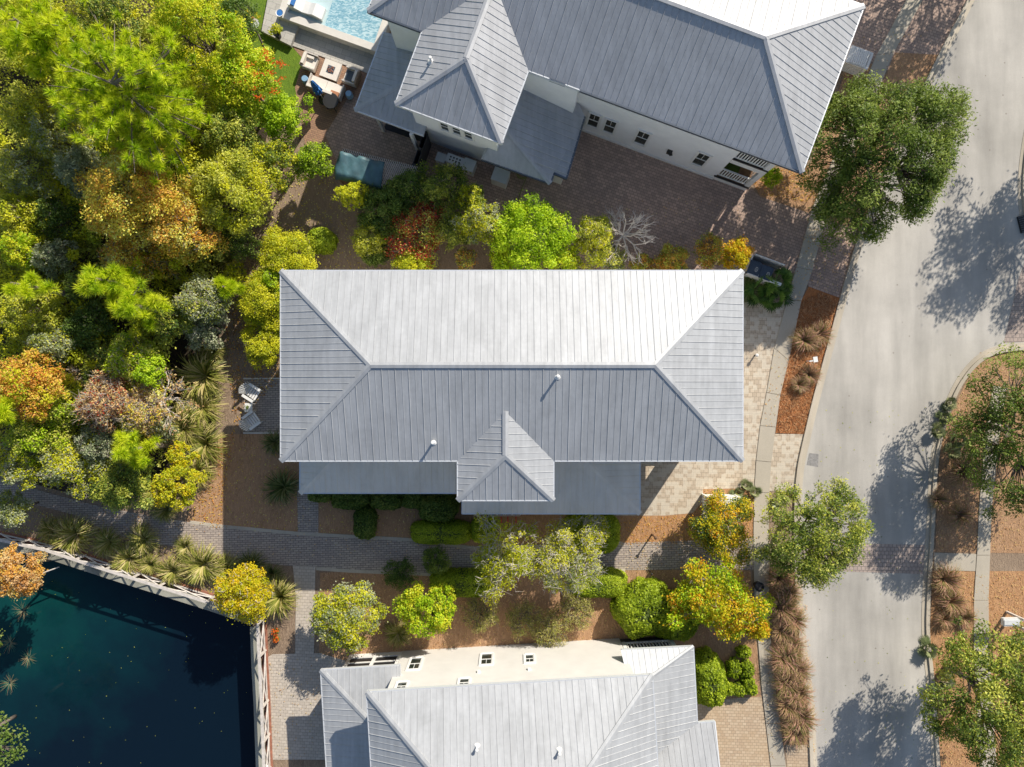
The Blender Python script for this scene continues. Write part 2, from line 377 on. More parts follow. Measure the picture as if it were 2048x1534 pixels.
slabs('sidewalk', side_l, side_r)
slabs('sidewalk', [(1985, 770), (1968, 880), (1957, 1020), (1953, 1110), (1947, 1200), (1947, 1300), (1955, 1450), (1965, 1640)],
      [(2012, 776), (1996, 885), (1982, 1020), (1979, 1110), (1976, 1200), (1977, 1300), (1987, 1450), (1999, 1640)])
sheet('pavement_ramp', P2([(1868, 1105), (1952, 1108), (1950, 1142), (1868, 1140)]), .03, M['walk'], thick=.06)
sheet('crossing', P2([(1603, 1084), (1852, 1090), (1845, 1148), (1603, 1140)]), .012, M['cross'])
sheet('side_street_pavers', P2([(2007, 686), (2036, 560), (2056, 505), (2170, 545), (2170, 676)]), .012, M['cross'])
sheet('driveway', P2([(855, 288), (1165, 255), (1500, 375), (1520, 393), (1618, 426), (1719, 463), (1679, 596), (1617, 573), (1600, 545), (1485, 545), (1290, 545), (1080, 530), (1000, 420), (833, 356)]), .010, M['paver_dark'])
sheet('driveway', P2([(1700, -40), (1935, -120), (1942, 0), (1880, 108), (1846, 175), (1640, 80)]), .010, M['paver_dark'])
sheet('driveway', P2([(1220, 600), (1572, 605), (1548, 696), (1533, 785), (1520, 851), (1512, 921), (1508, 976), (1406, 978), (1404, 1004), (1385, 1026), (1330, 1031), (1220, 1031)]), .010, M['paver_light'])
sheet('driveway', P2([(1549, 868), (1609, 868), (1596, 955), (1592, 985), (1538, 982), (1542, 924)]), .014, M['paver_light'])
sheet('driveway', P2([(1380, 1394), (1420, 1400), (1523, 1393), (1541, 1530), (1560, 1800), (1380, 1800)]), .010, M['paver_tan'])
sheet('driveway', P2([(1571, 1490), (1626, 1490), (1634, 1800), (1592, 1800)]), .010, M['paver_tan'])
sheet('mulch_bed', P2([(1602, 602), (1617, 573), (1679, 596), (1655, 680), (1630, 780), (1609, 868), (1551, 866), (1560, 790), (1576, 721)]), .018, M['straw'])
sheet('mulch_bed', P2([(1240, 1031), (1385, 1026), (1404, 1004), (1406, 978), (1508, 976), (1507, 1095), (1210, 1095)]), .007, M['straw_tan'])
sheet('mulch_bed', P2([(640, 1145), (1500, 1135), (1506, 1200), (1522, 1395), (1380, 1400), (1200, 1290), (700, 1330), (638, 1320)]), .004, M['mulch'])
sheet('mulch_bed', P2([(1541, 1140), (1597, 1140), (1611, 1322), (1624, 1488), (1567, 1490), (1549, 1363), (1538, 1200)]), .016, M['mulch'])
sheet('mulch_bed', P2([(1490, 340), (1620, 330), (1700, 120), (1745, 128), (1625, 414), (1618, 426), (1520, 393)]), .008, M['mulch'])
sheet('mulch_bed', P2([(1790, 105), (1880, 110), (1797, 285), (1719, 463), (1657, 440)]), .014, M['mulch'])
sheet('mulch_bed', P2([(1895, 842), (1960, 705), (2300, 690), (2300, 1110), (1870, 1104), (1880, 900)]), .008, M['mulch'])
sheet('mulch_bed', P2([(1866, 1142), (2300, 1142), (2300, 1800), (1890, 1800), (1882, 1534), (1868, 1419), (1860, 1275)]), .008, M['straw_tan'])
sheet('mulch_bed', P2([(440, 868), (600, 868), (600, 985), (597, 1066), (450, 1054), (370, 1044)]), .004, M['mulch'])
sheet('mulch_bed', P2([(636, 930), (1240, 930), (1240, 1090), (950, 1096), (820, 1078), (636, 1070)]), .0035, M['mulch'])
sheet('path', P2([(-200, 900), (0, 958), (95, 985), (190, 1010), (290, 1030), (380, 1044), (450, 1053), (600, 1067), (820, 1079), (950, 1096), (1100, 1092), (1240, 1086), (1400, 1080), (1508, 1076), (1508, 1140), (1400, 1139), (1250, 1140), (1100, 1147), (940, 1152), (700, 1142), (560, 1130), (440, 1110), (350, 1092), (300, 1086), (215, 1064), (150, 1030), (60, 1006), (0, 990), (-200, 940)]), .016, M['brick_path'])
ribbon('path_edge', P2([(1245, 1086), (1100, 1092), (950, 1096), (820, 1079), (600, 1067), (450, 1053), (380, 1044)]), -.09, .09, 0, .024, M['kerb'])
ribbon('path_edge', P2([(1250, 1140), (1100, 1147), (940, 1152), (700, 1142), (632, 1137)]), -.09, .09, 0, .024, M['kerb'])
sheet('path', P2([(1536, 1083), (1598, 1083), (1598, 1139), (1537, 1139)]), .012, M['paver_tan'])
sheet('path', P2([(594, 960), (637, 960), (637, 1074), (596, 1070)]), .022, M['brick_path'])
sheet('path', P2([(586, 1130), (631, 1133), (630, 1220), (628, 1330), (590, 1330), (592, 1200)]), .026, M['paver_pale'])
sheet('patio', P2([(533, 1316), (545, 1308), (640, 1306), (720, 1330), (720, 1519), (540, 1519)]), .020, M['paver_pale'])
sheet('patio', P2([(487, 759), (620, 759), (620, 864), (487, 864)]), .012, M['brick_path'])
for y in (757, 866): ribbon('path_edge', P2([(487, y), (620, y)]), -.04, .04, 0, .03, M['coping'])
sheet('lawn', P2([(420, -120), (560, -120), (522, 62), (583, 92), (618, 106), (605, 130), (598, 170), (590, 215), (560, 260), (420, 240)]), .008, M['lawn'])
sheet('patio', P2([(582, 90), (745, 149), (800, 180), (880, 290), (835, 362), (690, 356), (612, 300), (598, 215), (590, 175), (606, 118)]), .012, M['brick_patio'])
sheet('patio', P2([(700, 190), (880, 260), (880, 290), (835, 362), (690, 356), (650, 270)]), .018, M['paver_dark'])
sheet('pool_deck', P2([(597, 44), (760, 104), (738, 148), (582, 91)]), .06, M['stone'], thick=.08)
sheet('pool_deck', P2([(552, -90), (523, 62), (581, 91), (599, 47), (640, -90)], .3), .30, M['stone'], thick=.32)
# loose litter
def cards(name, pts, size, mat, tone=None, rng=None, flat=.25, asp=.45, parent=None, kind=None, z=0.0):
    """many small leaf-shaped faces at the given points"""
    n_ = len(pts); rng = rng or np.random.default_rng(1)
    ax = rng.normal(size=(n_, 3)); ax[:, 2] *= flat; ax /= np.linalg.norm(ax, axis=1)[:, None]
    nn = rng.normal(size=(n_, 3))*flat+np.array([0, 0, 1.0]); sd = np.cross(ax, nn); sd /= np.linalg.norm(sd, axis=1)[:, None]+1e-9
    s = (size*rng.uniform(.7, 1.3, n_))[:, None]
    V = np.stack([pts-ax*s*.5, pts+sd*s*asp*.5, pts+ax*s*.5, pts-sd*s*asp*.5], 1).reshape(-1, 3)
    return npmesh(name, V, 4, mat, rng.random(n_) if tone is None else tone, parent, kind)
def npmesh(name, V, k, mat, tone=None, parent=None, kind=None, extra=None, loc=None):
    """V: (faces*k,3) loose faces of k corners; extra: an MB added with material slot 1"""
    L = np.array(loc if loc is not None else (parent.location if parent else (0, 0, 0)), dtype=float)
    V = V-L; nf = len(V)//k; ev = []; ef = []
    me = bpy.data.meshes.new(name)
    nv = len(V); loops = np.arange(nv, dtype=np.int32); starts = np.arange(nf, dtype=np.int32)*k; tot = np.full(nf, k, dtype=np.int32)
    mi = np.zeros(nf, dtype=np.int32)
    if extra is not None and extra.v:
        ev = np.array(extra.v)-L; V = np.concatenate([V, ev]); el_ = []; es = []; et = []; c_ = len(loops)
        for f in extra.f:
            es.append(c_); et.append(len(f)); c_ += len(f); el_ += [nv+i for i in f]
        loops = np.concatenate([loops, np.array(el_, dtype=np.int32)]); starts = np.concatenate([starts, np.array(es, dtype=np.int32)])
        tot = np.concatenate([tot, np.array(et, dtype=np.int32)]); mi = np.concatenate([mi, np.ones(len(es), dtype=np.int32)])
    me.vertices.add(len(V)); me.vertices.foreach_set('co', V.astype(np.float32).ravel())
    me.loops.add(len(loops)); me.loops.foreach_set('vertex_index', loops)
    me.polygons.add(len(starts)); me.polygons.foreach_set('loop_start', starts); me.polygons.foreach_set('loop_total', tot)
    for mm in (mat if isinstance(mat, (list, tuple)) else [mat]): me.materials.append(mm)
    me.polygons.foreach_set('material_index', mi)
    if tone is not None:
        a = me.attributes.new('tone', 'FLOAT', 'FACE')
        tt = np.zeros(len(starts), dtype=np.float32); tt[:nf] = tone; a.data.foreach_set('value', tt)
    me.update(calc_edges=True); me.validate()
    o = link(name, me, parent)
    if loc is not None: o.location = loc
    if kind: o['kind'] = kind
    return o
def scatter_poly(poly, n_, rng):
    xs = [p[0] for p in poly]; ys = [p[1] for p in poly]; out = []
    while len(out) < n_:
        x, y = rng.uniform(min(xs), max(xs)), rng.uniform(min(ys), max(ys)); ins = False; j = len(poly)-1
        for i in range(len(poly)):
            if (poly[i][1] > y) != (poly[j][1] > y) and x < (poly[j][0]-poly[i][0])*(y-poly[i][1])/(poly[j][1]-poly[i][1])+poly[i][0]: ins = not ins
            j = i
        if ins: out.append((x, y, 0))
    return np.array(out)
R0 = np.random.default_rng(5)
for poly, n_, mt, sz, z, asp in (
    ([(500, 330), (680, 330), (900, 545), (470, 545), (440, 480)], 1500, LEAF['gold'], .09, .03, .5),
    ([(440, 540), (560, 540), (560, 760), (430, 900), (380, 1040), (440, 1060), (470, 870)], 1500, LEAF['orange'], .10, .03, .5),
    ([(0, 990), (220, 1070), (440, 1115), (500, 1240), (410, 1195), (0, 1070)], 1600, LEAF['gold'], .10, .03, .4),
    ([(1870, 1145), (2048, 1145), (2048, 1534), (1884, 1534)], 2600, LEAF['peach'], .11, .03, .3),
    ([(1885, 860), (1960, 720), (2048, 700), (2048, 1100), (1875, 1100)], 1800, LEAF['peach'], .11, .03, .3),
    ([(1240, 1035), (1400, 1030), (1500, 980), (1500, 1085), (1230, 1090)], 1200, LEAF['orange'], .10, .03, .3),
    ([(640, 1150), (1500, 1140), (1500, 1270), (640, 1310)], 3000, LEAF['peach'], .10, .03, .35),
    ([(1500, 350), (1610, 330), (1640, 410), (1520, 390)], 700, LEAF['orange'], .1, .03, .3),
    ([(450, 880), (596, 880), (596, 1060), (450, 1050)], 350, LEAF['gold'], .08, .03, .5),
    ([(640, 990), (900, 990), (900, 1070), (640, 1068)], 250, LEAF['gold'], .08, .03, .5)):
    q = scatter_poly(poly, n_, R0); pts = np.array([P(x, y)[:] for x, y, _ in q]); pts[:, 2] = z+R0.random(len(pts))*.03
    cards('fallen_leaves', pts, sz, mt, rng=R0, asp=asp, kind='stuff')
q = scatter_poly([(1602, 602), (1640, 585), (1675, 600), (1628, 780), (1607, 866), (1553, 864), (1560, 790)], 4200, R0)
pts = np.array([P(x, y)[:] for x, y, _ in q]); pts[:, 2] = .03+R0.random(len(pts))*.06
cards('pine_straw', pts, .26, LEAF['straw'], R0.random(len(pts)), R0, .2, .07, kind='stuff')
q = scatter_poly([(0, 1150), (200, 1150), (510, 1250), (515, 1534), (0, 1534)], 75, R0)
pts = np.array([P(x, y, -1.3)[:] for x, y, _ in q]); pts[:, 2] = -1.29
cards('water_specks', pts, .06, LEAF['olive'], rng=R0, flat=.05, asp=.6, kind='stuff')  # small olive specks scattered over the pond surface
for poly, n_ in (([(380, 1046), (1240, 1088), (1240, 1140), (440, 1106)], 260), ([(190, 1012), (380, 1046), (350, 1088), (215, 1062)], 160), ([(1250, 1088), (1500, 1080), (1500, 1138), (1250, 1138)], 200),
    ([(1598, 500), (1624, 416), (1657, 416), (1602, 602), (1574, 599)], 120), ([(1550, 690), (1577, 721), (1551, 854), (1520, 851)], 60), ([(1602, 470), (1716, 466), (1676, 594), (1625, 570)], 220), ([(1080, 400), (1500, 390), (1480, 540), (1080, 520)], 260),
    ([(540, 1320), (640, 1310), (640, 1519), (545, 1519)], 140), ([(596, 985), (637, 985), (637, 1068), (596, 1066)], 30), ([(1512, 1180), (1536, 1180), (1560, 1520), (1540, 1520)], 120), ([(1590, 1180), (1612, 1180), (1632, 1520), (1618, 1520)], 120), ([(1700, 60), (1860, 60), (1700, 460), (1640, 440)], 260)):
    q = scatter_poly(poly, n_, R0); pts = np.array([P(x, y)[:] for x, y, _ in q]); pts[:, 2] = .056+R0.random(len(pts))*.02
    cards('fallen_leaves', pts, .085, LEAF['peach'], rng=R0, asp=.5, kind='stuff')
sheet('road_patch', P2([(1618, 906), (1637, 908), (1636, 934), (1613, 930)]), .009, plain('road_patch_tar', (.27, .26, .25), .9, 0, .25, 8))
q = scatter_poly([(1640, 800), (1860, 800), (1840, 1530), (1640, 1530)], 130, R0)
pts = np.array([P(x, y)[:] for x, y, _ in q]); pts[:, 2] = .02
cards('road_leaves', pts, .07, LEAF['olive'], rng=R0, flat=.05, asp=.6, kind='stuff')

# ---------------------------------------------------------------- roofs
class Plane:
    """roof plane rising from an eave line seen through two photo points at height z"""
    def __init__(s, a, b, z, slope, upward):
        s.A, s.B = P(*a, z), P(*b, z); e = (s.B-s.A).normalized(); s.u = Vector((-e.y, e.x, 0))
        if s.u.dot(Vector((upward[0], upward[1], 0))) < 0: s.u = -s.u
        s.s = slope; s.z = z
    def at(s, px, py):
        # z = z0 + s*(u.(p-A)); p = (a(H-z), b(H-z))
        a, b = (px-1024)/F, (767-py)/F; k = s.u.x*a+s.u.y*b
        z = (s.z+s.s*(k*H-s.u.dot(Vector((s.A.x, s.A.y, 0)))))/(1+s.s*k)
        return Vector((a*(H-z), b*(H-z), z))
def seams(mb, poly, spacing=.305, phase=.15):
    a, b = poly[0], poly[1]; e = (b-a).normalized()
    n = Vector((0, 0, 0))
    for i in range(len(poly)):
        p, q = poly[i], poly[(i+1) % len(poly)]; n += p.cross(q)
    n.normalize()
    if n.z < 0: n = -n
    s = n.cross(e).normalized()
    if s.z < 0: s = -s
    q = [((p-a).dot(e), (p-a).dot(s)) for p in poly]
    t0, t1 = min(x for x, _ in q), max(x for x, _ in q)
    k = 0; t = math.ceil(t0/spacing)*spacing+phase-spacing
    k = round((t-phase)/spacing)
    while t < t1:
        if t > t0+.02:
            ys = []
            for i in range(len(q)):
                (x0, y0), (x1, y1) = q[i], q[(i+1) % len(q)]
                if (x0 > t) != (x1 > t): ys.append(y0+(y1-y0)*(t-x0)/(x1-x0))
            ys.sort()
            for j in range(0, len(ys)-1, 2):
                y0, y1 = ys[j]+.01, ys[j+1]-.07
                if y1-y0 < .15: continue
                wd, hh = (.022, .022) if k % 2 == 0 else (.014, .013)
                m0, m1 = a+e*t+s*y0, a+e*t+s*y1
                vs = [m0-e*wd, m0+e*wd, m0+n*hh+e*wd*.3, m0+n*hh-e*wd*.3, m1-e*wd, m1+e*wd, m1+n*hh+e*wd*.3, m1+n*hh-e*wd*.3]
                mb.add(vs, [(0, 1, 2, 3), (7, 6, 5, 4), (1, 5, 6, 2), (0, 3, 7, 4), (3, 2, 6, 7)])
        t += spacing; k += 1
def face(mb, poly, **kw):
    n = Vector((0, 0, 0))
    for i in range(len(poly)): n += poly[i].cross(poly[(i+1) % len(poly)])
    mb.add(poly if n.z > 0 else poly[::-1], [tuple(range(len(poly)))])
    seams(mb, poly, **kw)
def cap(mb, p, q, wd=.14, up=.042, drop=.036):
    d = (q-p); h = Vector((-d.y, d.x, 0)).normalized()
    z = Vector((0, 0, 1)); r = []
    for c in (p, q): r += [c-h*wd+z*(up-drop-.04), c-h*wd+z*(up-drop), c+z*up, c+h*wd+z*(up-drop), c+h*wd+z*(up-drop-.04)]
    mb.add(r, [(i, i+1, i+6, i+5) for i in range(4)]+[(0, 1, 2, 3, 4), (9, 8, 7, 6, 5)])
def eavetrim(parent, segs, h=.2, mat=None, wd=.03, name='fascia', out=None):
    mb = MB()
    for a, b in segs:
        d = (b-a); d.z = 0; nn = Vector((-d.y, d.x, 0)).normalized()*wd
        vs = [a+Vector((0, 0, .01))-nn, b+Vector((0, 0, .01))-nn, b+Vector((0, 0, .01))+nn, a+Vector((0, 0, .01))+nn]
        mb.add([Vector((v.x, v.y, v.z-h)) for v in vs]+vs, [(3, 2, 1, 0), (4, 5, 6, 7), (0, 1, 5, 4), (1, 2, 6, 5), (2, 3, 7, 6), (3, 0, 4, 7)])
    return mb.build(name, mat or M['trim'], parent)
def soffit(parent, outline, z):
    mb = MB(); mb.prism([(p[0], p[1]) for p in outline], z-.03, z); return mb.build('soffit', M['white'], parent)
def vent(parent, p, h=.55, tilt=0):
    mb = MB(); mb.tube([p-Vector((0, 0, .1)), p+Vector((0, 0, h))], .055, 10)
    mb.lathe(p+Vector((0, 0, -.02)), [(.16, 0), (.12, .03), (.06, .07)], 12); mb.lathe(p+Vector((0, 0, h)), [(.075, 0), (.08, .05), (.05, .08)], 12)
    return mb.build('vent_pipe', M['white'], parent, smooth=False)
def wallbox(name, parent, poly, z0, z1, mat):
    mb = MB(); mb.prism([(p[0], p[1]) for p in poly], z0, z1); return mb.build(name, mat, parent)
def window(parent, a, b, c, wd, ht, proud=.03, bars=2, mat='white'):
    """a,b wall line (metres), c centre on the wall, facing away from the house on the left of a->b reversed"""
    d = (b-a); d.z = 0; d.normalize(); nn = Vector((d.y, -d.x, 0)); rz = math.atan2(d.y, d.x)
    def bx(mb, u, v, su, sv, o0, o1):
        cc = c+d*u+nn*(o0+o1)/2+Vector((0, 0, v)); mb.box(cc, (su, o1-o0, sv), rz)
    fr = MB(); t = .09
    bx(fr, -wd/2-t/2, 0, t, ht+2*t, 0, proud+.03); bx(fr, wd/2+t/2, 0, t, ht+2*t, 0, proud+.03)
    bx(fr, 0, ht/2+t/2, wd, t, 0, proud+.05); bx(fr, 0, -ht/2-t/2, wd, t, 0, proud+.06)
    o = fr.build('window', M[mat], parent)
    pn = MB(); bx(pn, 0, 0, wd, ht, 0, .015); pn.build('pane', M['glass'], o if False else o, loc=None) if False else None
    p_ = MB(); bx(p_, 0, 0, wd, ht, .001, .015)
    po = p_.build('pane', M['glass'], parent); po.parent = o; 
    sb = MB(); bx(sb, 0, 0, wd-.08, .06, .016, .035); bx(sb, -wd/2+.02, 0, .04, ht-.08, .016, .036); bx(sb, wd/2-.02, 0, .04, ht-.08, .016, .036)
    if bars > 1: bx(sb, 0, ht/4, .025, ht/2-.05, .016, .03)
    bx(sb, 0, ht/2-.02, wd, .04, .016, .035); bx(sb, 0, -ht/2+.02, wd, .04, .016, .035)
    so_ = sb.build('sash', M[mat], parent); so_.parent = o
    return o
# ---------------------------------------------------------------- main house
hm = thing('house', 'central house under a large pale grey metal hip roof standing square to the photo', 'house', (0, .8, 0))
E = 6.2; S = .315
NW, NE, SE, SW = Vector((-10.95, 5.35, E)), Vector((10.93, 5.35, E)), Vector((10.93, -3.67, E)), Vector((-10.95, -3.67, E))
zr = E+S*4.51; RW, RE = Vector((-10.95+4.55, .84, zr)), Vector((10.93-4.45, .84, zr))
mb = MB()
face(mb, [NE, NW, RW, RE]); face(mb, [NW, SW, RW]); face(mb, [SE, NE, RE], phase=.1)
# south slope is cut away under the bay roof
TX0, TX1, TY = -2.58, 1.98, -5.54; tc = (TX0+TX1)/2; tz = E+.33*(TX1-TX0)/2
yv = -3.67+(tz-E)/S; tip = Vector((tc, yv, tz))
T0, T1 = Vector((TX0, -3.67, E)), Vector((TX1, -3.67, E))
face(mb, [SW, T0, tip, Vector((tc, .84, zr)), RW]); face(mb, [T1, SE, RE, Vector((tc, .84, zr)), tip], phase=.05)
roof_m = None
tw, te = Vector((TX0, TY, E)), Vector((TX1, TY, E)); tf = Vector((tc, TY+(TX1-TX0)/2*.97, tz))
face(mb, [tw, te, tf]); face(mb, [T0, tw, tf, tip]); face(mb, [te, T1, tip, tf])
for p, q in ((RW, RE), (RW, NW), (RW, SW), (RE, NE), (RE, SE), (tf, tip), (tf, tw), (tf, te)): cap(mb, p, q)
roof_m = mb.build('roof', M['roof'], hm)
eavetrim(hm, [(NW, NE), (NE, SE), (SE, T1), (T1, te), (te, tw), (tw, T0), (T0, SW), (SW, NW)])
soffit(hm, [NW, NE, SE, T1, te, tw, T0, SW], E-.2)
v1 = Plane((560, 922), (1487, 922), E, S, (0, 1))
for px, py in ((1115, 753), (867, 884)): vent(hm, v1.at(px, py), .42)
# porch roofs on the south side
def porch(z, x0, x1, y0, y1, s, hipw, hipe):
    mb = MB(); zt = z+s*(y1-y0); dw = (y1-y0) if hipw else 0; de = (y1-y0) if hipe else 0
    a, b = Vector((x0, y0, z)), Vector((x1, y0, z)); c, d = Vector((x1-de, y1, zt)), Vector((x0+dw, y1, zt))
    face(mb, [a, b, c, d])
    sg = [(a, b)]
    if hipw: w_ = Vector((x0, y1, z)); face(mb, [w_, a, d]); cap(mb, a, d); sg.append((w_, a))
    else: sg.append((Vector((x0, y1, z)), a))
    if hipe: e_ = Vector((x1, y1, z)); face(mb, [b, e_, c]); cap(mb, b, c); sg.append((b, e_))
    else: sg.append((b, Vector((x1, y1, z))))
    mb.build('porch_roof', M['roof_low'], hm); eavetrim(hm, sg, .18)
    wb = MB(); wb.prism([(x0, y0), (x1, y0), (x1, y1), (x0, y1)], z-.2, z-.17); wb.build('soffit', M['white'], hm)
porch(3.05, -11.02, -2.62, -5.70, -3.25, .26, True, False)
porch(3.0, -2.60, 6.66, -6.78, -3.25, .22, False, True)
wl = M['white_wall']
wallbox('wall', hm, [(-10.45, -3.25), (8.2, -3.25), (8.2, 4.9), (-10.45, 4.9)], 0, E-.21, wl)
wallbox('wall', hm, [(8.21, -.4), (10.2, -.4), (10.2, 4.9), (8.21, 4.9)], 0, E-.21, wl)
wallbox('wall', hm, [(8.21, -3.25), (10.2, -3.25), (10.2, -.41), (8.21, -.41)], 3.1, E-.21, wl)
wallbox('wall', hm, [(TX0+.4, TY+.4), (TX1-.4, TY+.4), (TX1-.4, -3.26), (TX0+.4, -3.26)], 2.9, E-.21, wl)
wallbox('wall', hm, [(9.12, -3.25), (10.2, -3.25), (10.2, -3.05), (9.12, -3.05)], 0, 3.09, wl)
wallbox('wall', hm, [(8.21, -3.25), (9.11, -3.25), (9.11, -3.1), (8.21, -3.1)], 0, 1.1, wl)
for x in (-10.6, -8.2, -5.6, -3.0): cl = MB(); cl.box((x, -5.45, 1.4), (.18, .18, 2.86)); cl.build('column', M['white'], hm)
for x in (-2.2, .6, 3.5, 6.3): cl = MB(); cl.box((x, -6.5, 1.4), (.2, .2, 2.8)); cl.build('column', M['white'], hm)
df = MB(); df.box((9.2, -1.8, .06), (2.0, 2.8, .1)); df.build('porch_floor', M['walk'], hm)
for x in (-7.5, -2, 3.5, 7):
    window(hm, Vector((10, 4.9, 0)), Vector((-10, 4.9, 0)), Vector((x, 4.9, 4.4)), .8, 1.4)
    window(hm, Vector((10, 4.9, 0)), Vector((-10, 4.9, 0)), Vector((x, 4.9, 1.6)), .8, 1.4)
for y in (-1.5, 2.5): window(hm, Vector((10.2, -3, 0)), Vector((10.2, 4, 0)), Vector((10.2, y if y > 0 else -1.8, 4.5)), .9, 1.4)

# ---------------------------------------------------------------- upper house (rotated)
UA = math.atan2(-.348, .9375); uu = Vector((math.cos(UA), math.sin(UA), 0)); vv = Vector((-uu.y, uu.x, 0))
ht_ = thing('house', 'white house at the top, turned at an angle, with a tower roof and brown driveway', 'house', P(1240, 130))
US = .47
A, B = P(735, 22, E), P(1605, 345, E); B = A+uu*((B-A).dot(uu)); dep = (P(1720, 8, E)-P(1605, 345, E)).length
Dn, Cn = A+vv*dep, B+vv*dep; hz = Vector((0, 0, US*dep/2))
rW, rE = A+uu*dep/2+vv*dep/2+hz, B-uu*dep/2+vv*dep/2+hz
t_w, t_e = P(790, 208, E), P(1003, 287, E); wt = (t_e-t_w).dot(uu); t_e = t_w+uu*wt
dt_ = (A-t_w).dot(vv); TW, TE = t_w+vv*dt_, t_e+vv*dt_
mid = t_w+uu*wt/2; tz2 = Vector((0, 0, US*wt/2)); tfr = mid+vv*wt/2+tz2; tbk = mid+vv*(dt_+wt/2)+tz2
mb = MB()
mr_ = mid+vv*(dt_+dep/2)+hz
face(mb, [A, TW, tbk, mr_, rW]); face(mb, [TE, B, rE, mr_, tbk]); face(mb, [B, Cn, rE]); face(mb, [Cn, Dn, rW, rE]); face(mb, [Dn, A, rW])
face(mb, [t_w, t_e, tfr]); face(mb, [TW, t_w, tfr, tbk]); face(mb, [t_e, TE, tbk, tfr])
for p, q in ((rW, rE), (rW, A), (rW, Dn), (rE, B), (rE, Cn), (tfr, tbk), (tfr, t_w), (tfr, t_e)): cap(mb, p, q)
mb.build('roof', M['roof_b'], ht_)
gx = A+uu*((P(1160, 180, E)-A).dot(uu))
eavetrim(ht_, [(B, Cn), (Cn, Dn), (Dn, A), (t_w, t_e), (t_e, TE), (TW, t_w), (TE, gx)], .2)
eavetrim(ht_, [(A, TW)], .16, M['gutter'], .06, 'gutter')
eavetrim(ht_, [(gx, B)], .16, M['gutter'], .06, 'gutter')
vent(ht_, Plane((790, 208), (840, 65), E, US, (1, 0)).at(862, 123), .35)
soffit(ht_, [A, B, Cn, Dn], E-.2); soffit(ht_, [t_w, t_e, TE, TW], E-.203)
# walls: south wall base seen at (1174,264)-(1490,381)
wa, wb_ = P(1174, 264), P(1490, 381)
def uvp(o, u, v): return o+uu*u+vv*v
s_off = (wa-A).dot(vv); base = Vector((A.x, A.y, 0))
def loc_u(p): return (Vector((p[0], p[1], 0))-base).dot(uu)
ue = loc_u(P(1490, 381)); u_p = loc_u(P(1427, 355)); ug = loc_u(gx)
Lr = (B-A).dot(uu)
W = M['white_wall']
M['lawn_mat'] = plain('green_mat', (.05, .09, .01), .95, 0, .3, 6)
def ubox(name, u0, u1, v0, v1, z0, z1, mat=W, parent=ht_):
    return wallbox(name, parent, [uvp(base, u0, v0), uvp(base, u1, v0), uvp(base, u1, v1), uvp(base, u0, v1)], z0, z1, mat)
ubox('wall', .5, u_p, s_off, dep-.5, 0, E-.21)
ubox('wall', u_p+.01, ue, s_off+2.2, dep-.5, 0, E-.21)
ub0 = loc_u(P(1050, 150, 5))
ubox('wall', ub0, ug-.1, .03, s_off-.01, 0, E-.02)                 # bay flush with the eave
# porch end of the upper house: floors, headers, railings and corner post
ubox('porch_floor', u_p+.01, ue, s_off, s_off+2.19, .05, .55, M['wood_brown'])
ubox('porch_mat', u_p+.1, u_p+1.1, s_off+.5, s_off+2.0, .551, .57, M['lawn_mat'])
ubox('porch_floor', u_p+.01, ue, s_off, s_off+2.19, 2.95, 3.35, M['wood_dark'])
ubox('beam', u_p+.01, ue, s_off-.02, s_off-.001, 2.9, 3.34, M['white'])
ubox('base_trim', u_p+.01, ue, s_off-.02, s_off-.001, .02, .48, M['white'])
ubox('beam', u_p+.01, ue, s_off, s_off+.2, E-.6, E-.22)
ubox('beam', u_p+.01, ue+.02, s_off-.03, s_off-.005, 3.36, 3.5, M['black'])
ubox('beam', u_p-.1, ue+.05, s_off-.06, s_off-.005, .50, .62, M['black'])
ubox('column', ue-.25, ue+.01, s_off+.005, s_off+.26, .56, E-.6, M['white'])
ubox('column', ue-.25, ue, s_off+1.95, s_off+2.185, .56, 2.94, M['white'])
for z in (.65, 3.5):
    r_ = MB(); n_ = 11
    for i in range(n_+1):
        q = uvp(base, u_p+.05+(ue-.3-u_p)*i/n_, s_off+.08); r_.box((q.x, q.y, z+.5), (.06, .035, .9), UA)
    for zz in (.05, .95):
        q = uvp(base, (u_p+ue-.25)/2, s_off+.08); r_.box((q.x, q.y, z+zz), (ue-.25-u_p, .07, .06), UA)
    for i in range(10):
        q = uvp(base, ue-.1, s_off+.3+i*.18); r_.box((q.x, q.y, z+.5), (.04, .05, .9), UA)
    r_.build('railing', M['white'], ht_)
ubox('base_trim', ug+.2, u_p-.02, s_off-.06, s_off-.003, 0, .22, M['white'])
for px, py, w_, h_ in ((1187.5, 240, .60, 1.65), (1220, 252, .60, 1.65), (1284, 275, .66, 1.7), (1402, 318, .66, 1.7)):
    c_ = onwall(px, py, wa, wb_); window(ht_, wa, wb_, c_, w_, h_)
c_ = onwall(1339, 301, wa, wb_); lf = MB(); lf.box(c_+Vector((.0, -.08, 0)), (.28, .2, .3), UA); lf.box(c_+Vector((.05, -.2, .05)), (.16, .2, .1), UA+.5)
lf.build('wall_lantern', M['black'], ht_)
lv = MB(); f0, f1 = uvp(base, 0, .03), uvp(base, 1, .03); c_ = onwall(1115, 164, f0, f1); lv.box(c_-vv*.02, (.8, .05, .3), UA); lv.build('louvre', M['gutter'], ht_)
